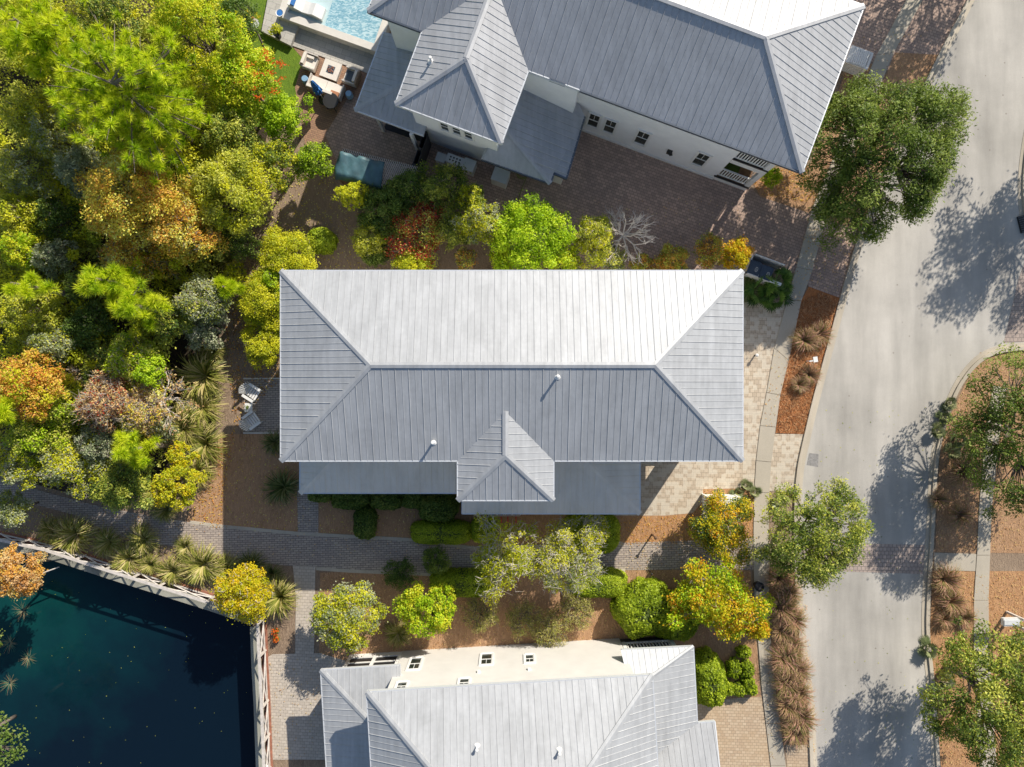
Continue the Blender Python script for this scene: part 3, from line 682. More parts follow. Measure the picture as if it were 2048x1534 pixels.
# tower walls
tb0, tb1 = (t_w-base).dot(uu), (t_e-base).dot(uu); tv = (t_w-base).dot(vv)
vbase = (P(920, 306)-base).dot(vv)
ubox('wall', loc_u(P(855, 284)), loc_u(P(988, 330)), vbase, s_off-.02, 0, 3.0)
ubox('wall', tb0+.45, tb1-.45, tv+.45, s_off-.04, 3.01, E-.22)
ubox('bay_ledge', loc_u(P(868, 270, 3)), loc_u(P(978, 300, 3)), vbase+.02, tv+.46, 3.02, 3.12, M['white'])
g0, g1 = uvp(base, 0, tv+.45), uvp(base, 1, tv+.45)
for px, py in ((888, 247), (912, 255), (936, 264)):
    c_ = onwall(px, py, g0, g1); window(ht_, g0, g1, c_-Vector((0, 0, .35)), .46, .95, bars=1)
# dormer wall on the left under the eave
ubox('wall', loc_u(P(786, 50, 5)), tb0+.44, -.0, s_off-.03, 3.0, E-.22)
# lower roofs
ZL = 3.1
mb = MB()
a_, b_, e_ = P(766, 63, ZL), P(709, 220, ZL), P(847, 272, ZL)
a_ = b_+vv*((a_-b_).dot(vv)); e_ = b_+uu*((e_-b_).dot(uu)); dd = 2.6; up_ = Vector((0, 0, .62))
c1 = b_+uu*dd+vv*dd+up_
face(mb, [a_, b_, c1, a_+uu*dd+up_]); face(mb, [b_, e_, e_+vv*dd+up_, c1]); cap(mb, b_, c1)
r1, r2 = P(962, 318, ZL), P(1101, 367, ZL); plS = Plane((965, 317), (1101, 367), ZL, .25, (.3, 1)); plE = Plane((1133, 357), (1170, 233), ZL, .25, (-1, 0))
hp = plE.at(1010, 255)
face(mb, [P(962, 318, ZL), P(1101, 367, ZL), hp, plS.at(985, 250)])
face(mb, [P(1133, 357, ZL), P(1170, 233, ZL), plE.at(1156, 203), plE.at(1056, 158), hp, P(1101, 367, ZL), P(1108, 346, ZL)], phase=.2)
cap(mb, P(1101, 367, ZL), hp)
mb.build('lower_roof', M['roof_low'] if False else M['roof_b'], ht_)
eavetrim(ht_, [(a_, b_), (b_, e_)], .15)
for g_ in ((P(962, 318, ZL), P(1101, 367, ZL)), (P(1133, 357, ZL), P(1170, 233, ZL)), (P(1101, 367, ZL), P(1108, 346, ZL)), (P(1108, 346, ZL), P(1133, 357, ZL))): eavetrim(ht_, [g_], .18, M['gutter'], .05, 'gutter')
ubox('wall', loc_u(P(990, 340)), loc_u(P(1118, 372, 2)), vbase+.3, s_off-.5, 0, 2.95)
for px, py in ((768, 262), (838, 306), (1115, 352)):
    q = P(px, py); pm = MB(); pm.box((q.x, q.y, 1.5), (.16, .16, 3.0), UA); pm.build('porch_post', M['white'], ht_)
q0, q1 = P(768, 258), P(855, 288); sc_ = MB(); sc_.prism([q0, q1, q1+vv*2.5, q0+vv*2.5], .0, .06); sc_.build('porch_floor', M['dark'], ht_)  # near-black floor paints the shade of the porch interior
ubox('wall', loc_u(P(800, 200)), loc_u(P(855, 284)), vbase+2.2, s_off-.05, 0, 2.9, M['dark'])  # near-black wall, porch shade put into its colour

# ---------------------------------------------------------------- lower house
hb = thing('house', 'cream walled house with a pale metal roof at the bottom edge', 'house', P(1000, 1480))
BA = math.atan2(.059, .998); bu = Vector((math.cos(BA), math.sin(BA), 0)); bv = Vector((-bu.y, bu.x, 0))
n0, n1 = P(733, 1384, E), P(1305, 1350, E); n1 = n0+bu*((n1-n0).dot(bu)); bd = 9.0; bz = Vector((0, 0, .47*bd/2))
s0, s1 = n0-bv*bd, n1-bv*bd; q0, q1 = n0+bu*bd/2-bv*bd/2+bz, n1-bu*bd/2-bv*bd/2+bz
mb = MB(); face(mb, [n1, n0, q0, q1]); face(mb, [n0, s0, q0]); face(mb, [s1, n1, q1]); face(mb, [s0, s1, q1, q0])
for p, q in ((q0, q1), (q0, n0), (q0, s0), (q1, n1), (q1, s1)): cap(mb, p, q)
mb.build('roof', M['roof'], hb); eavetrim(hb, [(n0, n1), (n0, s0), (s0, s1), (s1, n1)]); soffit(hb, [n0, n1, s1, s0], E-.2)
pn_ = Plane((733, 1384), (1305, 1350), E, .47, (0, -1))
for px, py in ((954, 1493), (1118, 1501)): vent(hb, pn_.at(px, py), .3)
# west porch roof
zf = 3.3; w0, w1 = P(641, 1340, zf), P(800, 1331, zf); w1 = w0+bu*((w1-w0).dot(bu)); fz = Vector((0, 0, .24*3.4)); wc = w0+bu*3.4-bv*3.4+fz
ws = w0-bv*10
mb = MB(); face(mb, [w1, w0, wc, w1-bv*3.4+fz]); face(mb, [w0, ws, ws+bu*3.4+fz, wc]); cap(mb, w0, wc)
mb.build('porch_roof', M['roof'], hb); eavetrim(hb, [(w0, w1), (w0, ws), (w1, w1-bv*.9)], .16)
# east porch roofs
zd = 3.1
d0, d1, d2 = P(1243, 1300, zd), P(1387, 1293, zd), P(1395, 1446, zd); dh = P(1302, 1354, 3.85)
mb = MB(); face(mb, [d1, d0, P(1256, 1356, 3.85), dh]); face(mb, [d2, d1, dh, P(1306, 1515, 3.85)], phase=.1); cap(mb, d1, dh, .1)
pg = Plane((1395, 1446), (1430, 1443), zd, .3, (0, -1))
face(mb, [P(1430, 1443, zd), P(1395, 1446, zd), pg.at(1308, 1512), pg.at(1310, 1620), pg.at(1446, 1600)])
mb.build('porch_roof', M['roof'], hb); eavetrim(hb, [(d0, d1), (d1, d2), (P(1243, 1300, zd), P(1256, 1356, 3.85)), (d2, P(1430, 1443, zd)), (P(1430, 1443, zd), pg.at(1446, 1600))], .16)
# walls
c0, c1 = P(699, 1310), P(1235, 1276)
CW = M['cream_wall']
cb = lambda u, v: P(1040, 1288)+bu*u+bv*v
x_w = (P(781, 1359, 3.9)-cb(0, 0)).dot(bu); x_e = (P(1240, 1300, 5)-cb(0, 0)).dot(bu); x_p = (P(699, 1310)-cb(0, 0)).dot(bu)
wallbox('wall', hb, [cb(x_w, 0), cb(5.6, 0), cb(5.6, -8.3), cb(x_w, -8.3)], 0, E-.21, CW)
xb = (P(1235, 1276)-cb(0, 0)).dot(bu)
wallbox('wall', hb, [cb(5.61, -1.2), cb(8.3, -1.2), cb(8.3, -6), cb(5.61, -6)], 0, 3.0, CW)
wallbox('porch_floor', hb, [cb(5.61, -.02), cb(8.5, -.02), cb(8.5, -1.19), cb(5.61, -1.19)], .1, .45, M['wood_dark'])  # floor tone darkened for the shade behind the railing
for x in (5.75, 8.4): cl = MB(); q = cb(x, -.15); cl.box((q.x, q.y, 1.5), (.2, .2, 3.0), BA); cl.build('column', M['white'], hb)
r_ = MB()
for i in range(14): q = cb(5.92+i*.175, -.1); r_.box((q.x, q.y, .98), (.06, .04, .85), BA)
for zz in (.52, 1.43): q = cb(7.1, -.1); r_.box((q.x, q.y, zz), (2.5, .09, .07), BA)
r_.build('railing', M['white'], hb)
df = MB(); q = cb(7.0, -1.17); df.box((q.x, q.y, 1.5), (2.4, .03, 2.0), BA); df.build('screen', M['dark'], hb)  # added near-black panel, shade painted onto the porch's back wall
wallbox('wall', hb, [cb(x_p+.1, -.02), cb(x_w-.01, -.02), cb(x_w-.01, -.16), cb(x_p+.1, -.16)], 0, .5, M['white'])
for x in (x_p+.12, x_p+1.55, x_w-.1): cl = MB(); q = cb(x, -.09); cl.box((q.x, q.y, 1.65), (.17, .17, 3.1), BA); cl.build('porch_post', M['white'], hb)
q = cb((x_p+x_w)/2, -.09); 
for zz, hh in ((1.15, .1), (3.0, .2)): rr_ = MB(); rr_.box((q.x, q.y, zz), (x_w-x_p-.3, .1, hh), BA); rr_.build('porch_rail', M['white'], hb)
sn = MB(); sn.box((q.x, q.y, 1.7), (x_w-x_p-.3, .02, 2.4), BA); sn.build('screen', M['dark'], hb)
wallbox('wall', hb, [cb(x_p+.2, -.5), cb(x_w-.02, -.5), cb(x_w-.02, -8), cb(x_p+.2, -8)], 0, 3.0, CW)
e0, e1 = cb(5, 0), cb(-5, 0)
for px, py, w_, h_ in ((830, 1328, .6, 1.5), (973, 1319, .6, 1.45), (1059, 1318, .46, 1.05), (803, 1373, .5, .9), (928, 1366, .5, .9)):
    c_ = onwall(px, py, e0, e1)
    if c_.z > E-.7: c_.z = E-.72
    window(hb, e0, e1, c_, w_, h_)
for px, py in ((958, 1345), (1059, 1340)):
    c_ = onwall(px, py, e0, e1); k_ = MB(); k_.box(c_+bv*.06, (.16, .12, .16), BA); k_.build('dryer_vent', M['white'], hb)
# ---------------------------------------------------------------- vegetation
SUN = np.array([SX, SY, SZ]); SUN = SUN/np.linalg.norm(SUN)
def unit(a): return a/(np.linalg.norm(a, axis=-1, keepdims=True)+1e-9)
def leaves(rng, cen, rad, per, ln, wd, ctone, out=.5, up=.5, tvar=.45, squash=.75, core=.35):
    """leaf quads spread through clumps. cen (K,3), rad (K)"""
    K = len(cen); idx = np.repeat(np.arange(K), per); n_ = len(idx)
    d = unit(rng.normal(size=(n_, 3))); r = rad[idx]*(core+(1-core)*rng.random(n_)**.6)*np.where(rng.random(n_) < .16, rng.uniform(1.0, 1.75, n_), 1.0)
    p = cen[idx]+d*r[:, None]*np.array([1, 1, squash])
    nn = unit(d*out+(np.array([0, 0, .5])+SUN*.5)*up*1.3+rng.normal(size=(n_, 3))*.45)
    ax = unit(np.cross(nn, unit(rng.normal(size=(n_, 3))))); ax = unit(ax+d*.5)
    sd = unit(np.cross(nn, ax)); s = rng.uniform(.65, 1.35, n_)[:, None]
    V = np.stack([p-ax*s*ln*.5, p+sd*s*wd*.5, p+ax*s*ln*.5, p-sd*s*wd*.5], 1).reshape(-1, 3)
    t = np.clip(ctone[idx]*(1-tvar)+rng.random(n_)*tvar, 0, 1)
    return V, t
def crown_points(rng, n_, R, zlo, zhi, lobes=.28, flat=.55, hollow=.5):
    """clump centres in an uneven dome; returns offsets from the trunk axis"""
    ph = rng.uniform(0, 6.28, 4); am = rng.uniform(.4, 1, 4)*lobes/2
    out = []
    while len(out) < n_:
        a = rng.uniform(0, 6.283); f = 1+am[0]*math.sin(2*a+ph[0])+am[1]*math.sin(3*a+ph[1])+am[2]*math.sin(5*a+ph[2])
        q = math.sqrt(rng.random()); t = rng.uniform(hollow, 1)
        z = zlo+(zhi-zlo)*(math.sqrt(max(0, 1-(q*.93)**2))**(1/flat*.6))*t
        z = max(z, zlo*rng.uniform(.75, 1.0))
        out.append((math.cos(a)*q*R*f, math.sin(a)*q*R*f, z))
    return np.array(out)
def limbs(mb, base, pts, z0, r0, rng, nmain=5, sides=5, twig=0, rad=None):
    """trunk then limbs that fork towards every clump"""
    base = Vector(base); top = base+Vector((rng.normal()*.15, rng.normal()*.15, z0))
    mb.tube([base, base.lerp(top, .5)+Vector((rng.normal()*.06, rng.normal()*.06, 0)), top], [r0, r0*.8, r0*.62], 8)
    ang = np.arctan2(pts[:, 1]-top.y, pts[:, 0]-top.x); order = np.argsort(ang); gr = np.array_split(order, nmain)
    for g_ in gr:
        if not len(g_): continue
        c = Vector(pts[g_].mean(0)); k = top.lerp(c, .55); k.z = top.z*.5+c.z*.5
        mb.tube([top, top.lerp(k, .5)+Vector((rng.normal()*.08, rng.normal()*.08, .12)), k], [r0*.5, r0*.4, r0*.3], sides)
        for i in g_:
            e = Vector(pts[i]); m_ = k.lerp(e, .5)+Vector(tuple(rng.normal(size=3)*.12))
            mb.tube([k, m_, e], [r0*.22, r0*.14, r0*.06], 4, False)
            for _ in range(twig if len(pts) < 60 else (twig+1)//2):
                R_ = (rad[i] if rad is not None else .6)*rng.uniform(.6, 1.15)*(1.5 if twig > 5 else 1); d = unit(rng.normal(size=3)); d[2] = abs(d[2])*.7; d = unit(d)*R_
                f = e+Vector(tuple(d)); mm = e.lerp(f, .5)+Vector(tuple(rng.normal(size=3)*.07))
                mb.tube([m_.lerp(e, rng.random()), mm, f], [.016, .011, .005], 3, False)
                for __ in range(2):
                    d2 = Vector(tuple(rng.normal(size=3)*R_*.3)); mb.tube([mm.lerp(f, rng.random()), f.lerp(mm, .5)+d2], [.009, .004], 3, False)
seedc = [100]
def tree(px, py, r, zt, pal, label, cat='tree', name='tree', dens=1.0, ln=.20, wd=.10, clumps=None, twig=0, bark='bark', lobes=.3, pal2=None, mixf=0, group=None, z0=None, pals_by=None, rcl=.185, zlo=.45, ragged=0):
    seedc[0] += 1; rng = np.random.default_rng(seedc[0]*7+int(px))
    lobes *= .6; ln *= .62; wd *= .66; zc = zt*.78; c = P(px, py, zc); R = r*(H-zc)/F
    base = (c.x, c.y, 0)
    n_ = max(clumps or 0, int(3.3/rcl**2))
    pts = crown_points(rng, n_, R*.86, zt*zlo, zt*.95, lobes); pts[:, 0] += c.x; pts[:, 1] += c.y
    rad = R*rcl*rng.uniform(.5, 1.5, n_)*(1 if not ragged else np.where(rng.random(n_) < .25, .55, 1.05))*(1 if R < 2.2 else .85)
    per = np.maximum(12, (dens*rad**2*7.0/(ln*wd)).astype(int)); per = np.minimum(per, 1900)
    ct = rng.random(n_)
    V, t = leaves(rng, pts, rad, per, ln, wd, ct)
    t_ = thing(name, label, cat, base, 0, group)
    if pal2:
        k = len(t); idx = np.repeat(np.arange(n_), per)
        sel = (rng.random(n_)[idx] < mixf)
        sel = np.where(rng.random(k) < .8, sel, ~sel) if mixf < .9 else sel
        Vq = V.reshape(-1, 4, 3)
        a_ = npmesh('crown', Vq[~sel].reshape(-1, 3), 4, LEAF[pal], t[~sel], t_)
        if sel.any(): npmesh('crown', Vq[sel].reshape(-1, 3), 4, LEAF[pal2], t[sel], t_)
    else: npmesh('crown', V, 4, LEAF[pal], t, t_)
    mb = MB(); r0 = .04+.035*R
    limbs(mb, base, pts, z0 or zt*.35, r0, rng, 4 if R < 1.5 else 6, twig=twig, rad=rad)
    mb.build('trunk', M[bark], t_, True); return t_
def bare(px, py, r, zt, label, bark='bark_white', group=None, n0=9, depth=4, leaf=None, lean=(0, 0), nl=0):
    seedc[0] += 1; rng = np.random.default_rng(seedc[0]*11); zc = zt*.7; c = P(px, py, zc); R = r*(H-zc)/F
    base = Vector((c.x+lean[0], c.y+lean[1], 0)); t_ = thing('bare_tree', label, 'bare tree', base, 0, group); mb = MB(); tips = []
    hub = Vector((c.x, c.y, zt*.45)); mb.tube([base, base.lerp(hub, .5), hub], [.09, .075, .06], 7)
    def grow(p, d, L, rd, k):
        q = p+d*L; m_ = p.lerp(q, .5)+Vector(tuple(rng.normal(size=3)*L*.08)); mb.tube([p, m_, q], [rd*1.25, rd, rd*.75], 5 if k > 2 else 3, False)
        if k == 0: tips.append(q); return
        for _ in range(3 if k > 1 else 4):
            dd = (d+Vector(tuple(rng.normal(size=3)*.42))).normalized()
            if dd.z < -.05: dd.z = abs(dd.z)
            grow(m_.lerp(q, rng.random()), dd, L*rng.uniform(.5, .85), rd*.6, k-1)
    for i in range(n0):
        a = 6.283*i/n0+rng.normal()*.25; e = rng.uniform(.1, .9)
        grow(hub, Vector((math.cos(a)*math.cos(e), math.sin(a)*math.cos(e), math.sin(e))), R*.46, .042, depth-1)
    mb.build('branches', M[bark], t_)
    if leaf:
        tp = np.array([t[:] for t in tips]); tp = tp[rng.integers(0, len(tp), nl)]+rng.normal(size=(nl, 3))*.12
        cards('leaves', tp, .13, LEAF[leaf], rng.random(nl), rng, .8, .6, t_)
    return t_
def pine(px, py, r, zt, label, tufts=230, group=None, lean=(0, 0), zl=.5):
    seedc[0] += 1; rng = np.random.default_rng(seedc[0]*13); zc = zt*.85; c = P(px, py, zc); R = r*(H-zc)/F*.93
    base = Vector((c.x+lean[0], c.y+lean[1], 0)); t_ = thing('pine_tree', label, 'pine tree', base, 0, group); mb = MB()
    top = Vector((c.x, c.y, zt*.95)); mb.tube([base, base.lerp(top, .5), top], [.2, .15, .04], 9); cs = []
    nb = max(6, int(tufts/8))
    for i in range(nb):
        a = i*2.399+rng.normal()*.2; h = zl+(1-zl)*rng.random(); p = base.lerp(top, h)
        L = R*rng.uniform(.55, 1.05)*(1.0 if h < .8 else (1.35-h)*1.8); e = p+Vector((math.cos(a)*L, math.sin(a)*L, L*.18))
        m_ = p.lerp(e, .5)+Vector((0, 0, .15)); mb.tube([p, m_, e], [.05, .035, .015], 4, False)
        for k in range(8):
            f = rng.uniform(.25, 1.0); q = p.lerp(e, f)+Vector((rng.normal()*.09*R, rng.normal()*.09*R, rng.normal()*.08*R+.15))
            mb.tube([p.lerp(e, f*.85), q], [.014, .008], 3, False); cs.append(q[:])
    mb.build('trunk', M['bark'], t_)
    cs = np.array(cs); K = len(cs); nn = 90; idx = np.repeat(np.arange(K), nn); n_ = len(idx)
    d = unit(rng.normal(size=(n_, 3))+np.array([0, 0, .55])); L = rng.uniform(.26, .42, n_)[:, None]
    o = cs[idx]+d*.03; s = unit(np.cross(d, rng.normal(size=(n_, 3))))*.016
    V = np.stack([o-s, o+s, o+d*L], 1).reshape(-1, 3)
    ct = rng.random(K); npmesh('needles', V, 3, LEAF['pine'], np.clip(ct[idx]*.6+rng.random(n_)*.4, 0, 1), t_); return t_
def blade_mesh(seed, n_, R, hgt, mat, wd=.022, droop=1.0, tone=(0, 1), mname='blades', plume=0):
    rng = np.random.default_rng(seed); V = []; T = []
    for i in range(n_):
        a = rng.uniform(0, 6.283); L = R*rng.uniform(.55, 1.1); up = hgt*rng.uniform(.5, 1.1); w_ = wd*rng.uniform(.7, 1.3); tn = rng.uniform(*tone)
        st = rng.uniform(0, .12); dx, dy = math.cos(a), math.sin(a); px_, py_ = -dy*w_, dx*w_; tw = rng.normal()*.18; prev = None
        for k in range(5):
            f = k/4; rr_ = st+L*f**.9; z = up*(math.sin(f*2.35)*.95 if droop > .5 else f**.8); z = max(z, .01)
            x = dx*rr_-dy*tw*f*f; y = dy*rr_+dx*tw*f*f; q = 1-f*.85
            cur = ((x-px_*q, y-py_*q, z), (x+px_*q, y+py_*q, z))
            if prev: V += [prev[0], prev[1], cur[1], cur[0]]; T.append(tn)
            prev = cur
    me_o = npmesh(mname, np.array(V), 4, mat, np.array(T)); me = me_o.data; bpy.data.objects.remove(me_o); return me
def frond_mesh(seed, nf, R, stalk, mat, leaf=22, spread=2.0, wd=.03):
    """fan palm: stalks ending in pleated fans"""
    rng = np.random.default_rng(seed); V = []; T = []
    for i in range(nf):
        a = i*2.399+rng.normal()*.2; e = rng.uniform(.1, 1.2); d = Vector((math.cos(a)*math.cos(e), math.sin(a)*math.cos(e), math.sin(e)))
        sd = Vector((-math.sin(a), math.cos(a), 0)); o = Vector((0, 0, .1)); tip = o+d*stalk*rng.uniform(.7, 1.1); tn = rng.random()
        V += [o-sd*.012, o+sd*.012, tip+sd*.01, tip-sd*.01]; T.append(tn)
        nrm = sd.cross(d)
        for k in range(leaf):
            b = (k/(leaf-1)-.5)*2*spread; dd = (d*math.cos(b)+sd*math.sin(b)).normalized(); L = R*(1-.25*abs(b)/spread)*rng.uniform(.85, 1.08)
            dn = Vector((0, 0, -1)); mid_ = tip+dd*L*.55; end = tip+dd*L+dn*L*.22; s = dd.cross(nrm).normalized()*wd
            V += [tip, mid_-s, end, mid_+s]; T.append(min(1, max(0, tn*.6+rng.random()*.4)))
    me_o = npmesh('fronds', np.array([v[:] for v in V]), 4, mat, np.array(T)); me = me_o.data; bpy.data.objects.remove(me_o); return me
def inst(name, me, px, py, s, label, cat, group=None, z=0.0, ht=.3, rz=None):
    seedc[0] += 1; rng = random.Random(seedc[0]); o = bpy.data.objects.new(name, me); C.objects.link(o)
    o.location = P(px, py, ht); o.location.z = z; o.rotation_euler = (rng.uniform(-.12, .12), rng.uniform(-.12, .12), rng.uniform(0, 6.28) if rz is None else rz); k = s*rng.uniform(.85, 1.15); o.scale = (k, k*rng.uniform(.85, 1.15), k*rng.uniform(.75, 1.1))
    return tag(o, label, cat, group)
def clipped(px, py, rx, ry, h, label, cat='shrub', name='clipped_shrub', rz=0.0, pw=2.6, mat='clip', n_=None, ln=.085, bumpy=.05, z0=0.0, group=None, poly=None):
    """sheared evergreen: small leaves over a rounded solid"""
    if name == 'hedge': bumpy = .012; ln *= .85
    seedc[0] += 1; rng = np.random.default_rng(seedc[0]*3); c = P(px, py, h*.6); kx = (H-h*.6)/F; rx *= kx; ry *= kx
    area = 3.14*rx*ry+4*(rx+ry)*h; n_ = n_ or int(area/(ln*ln*.55)*2.3)
    def surf(u, v, k=1.0):
        a = np.sign(np.cos(u))*np.abs(np.cos(u))**(2/pw); b = np.sign(np.sin(u))*np.abs(np.sin(u))**(2/pw)
        ca = np.cos(v)**(2/3.2); sa = np.sin(v)**(2/2.4); w_ = 1+bumpy*np.sin(5*u+3*v)+bumpy*.6*np.sin(11*u-7*v)
        x = rx*a*ca*w_*k; y = ry*b*ca*w_*k; z = z0+.05+(h-.05)*sa*k*(1+bumpy*.5*np.sin(7*u+v*3)); 
        return np.stack([x*math.cos(rz)-y*math.sin(rz)+c.x, x*math.sin(rz)+y*math.cos(rz)+c.y, z], -1)
    u = rng.uniform(0, 6.283, n_); v = np.arcsin(rng.random(n_)**.8)
    p = surf(u, v)+rng.normal(size=(n_, 3))*.025; e_ = .01
    nn = unit(np.cross(surf(u+e_, v)-surf(u-e_, v), surf(u, np.clip(v+e_, 0, 1.57))-surf(u, np.clip(v-e_, 0, 1.57)))+1e-6)
    nn = unit(nn+rng.normal(size=(n_, 3))*.5); ax = unit(np.cross(nn, rng.normal(size=(n_, 3)))); sd = np.cross(nn, ax); s = rng.uniform(.7, 1.3, n_)[:, None]*ln
    V = np.stack([p-ax*s*.6, p+sd*s*.4, p+ax*s*.6, p-sd*s*.4], 1).reshape(-1, 3)
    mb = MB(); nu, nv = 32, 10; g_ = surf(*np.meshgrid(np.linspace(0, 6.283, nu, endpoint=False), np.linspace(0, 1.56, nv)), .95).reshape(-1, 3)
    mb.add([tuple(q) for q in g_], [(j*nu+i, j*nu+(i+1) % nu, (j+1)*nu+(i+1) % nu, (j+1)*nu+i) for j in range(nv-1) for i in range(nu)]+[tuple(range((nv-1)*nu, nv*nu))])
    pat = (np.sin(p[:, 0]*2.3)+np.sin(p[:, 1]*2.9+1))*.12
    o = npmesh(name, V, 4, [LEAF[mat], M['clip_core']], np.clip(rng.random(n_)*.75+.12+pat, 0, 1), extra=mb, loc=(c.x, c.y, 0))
    return tag(o, label, cat, group)
# --- street and garden trees
T = tree
T(1798, 280, 192, 7.2, 'oak', 'large oak street tree overhanging the top of the road beside the upper house', name='street_tree', ln=.26, wd=.085, dens=1.15, twig=3, lobes=.6, rcl=.115, zlo=.28, ragged=.5, clumps=330)
T(1640, 1072, 124, 5.6, 'oak', 'round feathery street tree on the left kerb beside the paver crossing', name='street_tree', ln=.22, wd=.075, dens=.95, twig=2, lobes=.3, rcl=.14, pal2='olive', mixf=.4)
T(2092, 866, 168, 6.0, 'oak', 'street tree on the corner mulch bed below the side street at the right edge', name='street_tree', ln=.26, wd=.09, dens=.7, twig=2, lobes=.7, rcl=.135, zlo=.32)
T(2012, 1412, 160, 6.0, 'oak', 'dense street tree in the bottom right corner on the straw mulch', name='street_tree', ln=.24, wd=.095, dens=1.0, twig=2, lobes=.7, rcl=.135, pal2='olive', mixf=.3)
T(2340, 200, 165, 7.5, 'oak', 'street tree beyond the right edge whose shadow lies on the road', name='street_tree', ln=.3, wd=.12, dens=.7, lobes=.5, rcl=.2, clumps=60)
T(2080, -270, 150, 6.5, 'oak', 'street tree beyond the top right edge shading the upper sidewalk', name='street_tree', ln=.3, wd=.12, dens=.5, lobes=.5, rcl=.2, clumps=45)
T(1930, -170, 110, 6.0, 'oak', 'street tree just past the top edge between sidewalk and road', name='street_tree', ln=.3, wd=.12, dens=.5, lobes=.5, rcl=.2, clumps=40)
T(1450, 1062, 72, 3.0, 'dark', 'shrubby tree with orange berries over the white slatted box by the sidewalk', name='berry_tree', ln=.15, wd=.09, dens=1.1, pal2='flame', mixf=.65, twig=2, bark='bark_pale', lobes=.6)
T(1440, 1205, 96, 4.0, 'lime', 'large yellow and orange leafed tree beside the bottom house and the sidewalk', name='autumn_tree', ln=.17, wd=.11, dens=1.25, pal2='flame', mixf=.62, twig=1, bark='bark_pale', lobes=.7, clumps=60)
T(1520, 1262, 28, 3.2, 'flame', 'small yellow orange branch tree reaching over the sidewalk edge', name='autumn_tree', ln=.15, wd=.1, dens=1.1, clumps=10)
T(853, 1222, 62, 3.2, 'lime', 'round lime yellow tree above the cream wall of the bottom house', name='lime_tree', ln=.15, wd=.11, dens=1.5, pal2='yelgreen', mixf=.4, lobes=.3)
T(690, 1240, 74, 3.6, 'yelgreen', 'round grey green tree beside the paver walk to the bottom patio', name='green_tree', ln=.17, wd=.09, dens=1.3, pal2='sage', mixf=.4, lobes=.15, twig=1)
T(478, 1192, 60, 3.4, 'yellow', 'bright yellow round tree at the corner of the pond wall', name='yellow_tree', ln=.14, wd=.09, dens=1.1, twig=3, bark='bark_white', lobes=.3)
T(1010, 1108, 78, 4.0, 'yelgreen', 'pale twiggy tree with bare patches on the left end of the brick path clump', name='twiggy_tree', ln=.15, wd=.09, dens=.6, twig=10, bark='bark_white', lobes=.9)
T(1140, 1122, 86, 4.2, 'yelgreen', 'large pale silvery twigged tree in front of the rounded hedge end', name='twiggy_tree', ln=.15, wd=.07, dens=.7, twig=10, bark='bark_white', lobes=.7, pal2='sage', mixf=.2)
T(1195, 1068, 28, 3.6, 'yelgreen', 'sparse sprig topped small tree over the dark hedge under the porch roof', name='twiggy_tree', ln=.12, wd=.08, dens=.5, twig=3, bark='bark_white', clumps=9)
# --- between the two upper houses
T(1065, 466, 88, 4.6, 'lime', 'bright lime green tree against the roof edge in the middle', name='lime_tree', ln=.16, wd=.11, dens=1.5, lobes=.3, clumps=70)
T(958, 440, 48, 4.2, 'yelgreen', 'narrow yellow green tree left of the lime tree', name='garden_tree', ln=.15, wd=.09, dens=1.2, lobes=.5, pal2='sage', mixf=.3, twig=1)
T(1188, 475, 52, 4.0, 'yelgreen', 'grey green shrubby tree between the lime tree and the bare white tree', name='garden_tree', ln=.14, wd=.08, dens=.95, lobes=.6, twig=3, bark='bark_pale', pal2='olive', mixf=.4)
bare(1252, 462, 70, 4.0, 'leafless whitish tree beside the brown paver driveway', depth=4, n0=12)
T(1478, 505, 34, 2.8, 'flame', 'orange and yellow shrub at the roof corner beside the bins', cat='shrub', name='autumn_shrub', ln=.13, wd=.09, dens=1.3)
T(1425, 500, 36, 2.6, 'olive', 'russet and olive shrub left of the orange one above the roof corner', cat='shrub', name='autumn_shrub', ln=.13, wd=.08, dens=1.0, pal2='orange', mixf=.4, twig=3)
T(1345, 528, 42, 2.2, 'olive', 'low olive and orange shrub along the roof edge by the driveway', cat='shrub', name='autumn_shrub', ln=.13, wd=.08, dens=1.1, pal2='orange', mixf=.5)
T(838, 462, 68, 3.2, 'red', 'dark red leafed tree in the shade between the houses', name='red_tree', ln=.14, wd=.09, dens=.75, twig=3, lobes=.5, pal2='olive', mixf=.3)
T(768, 415, 58, 3.2, 'dark', 'dark green bushy tree in shade below the teal tarp', name='shaded_tree', ln=.15, wd=.09, dens=1.2, pal2='oak', mixf=.5)
T(882, 375, 62, 3.4, 'oak', 'mixed green tree below the air conditioners', name='shaded_tree', ln=.15, wd=.09, dens=1.0, twig=2, pal2='olive', mixf=.4)
T(702, 388, 34, 3.6, 'yelgreen', 'slender yellow green maple left of the shaded tree', name='small_maple', ln=.14, wd=.11, dens=.9, lobes=.8, clumps=14)
T(742, 470, 42, 2.6, 'olive', 'low olive shrub with yellow tips left of the red tree', cat='shrub', name='shaded_shrub', ln=.13, wd=.08, dens=1, pal2='yelgreen', mixf=.3, twig=1)
T(828, 530, 44, 2.8, 'yelgreen', 'yellow green shrub tucked against the roof edge below the red tree', cat='shrub', name='garden_shrub', ln=.13, wd=.09, dens=1, clumps=16)
T(752, 505, 30, 2.0, 'oak', 'small dark green shrub by the leaf covered clearing', cat='shrub', name='garden_shrub', ln=.12, wd=.08, dens=1.2)
T(930, 515, 26, 2.6, 'olive', 'reddish twiggy shrub against the roof edge right of the red tree', cat='shrub', name='garden_shrub', ln=.12, wd=.08, dens=.7, twig=3, pal2='orange', mixf=.4)
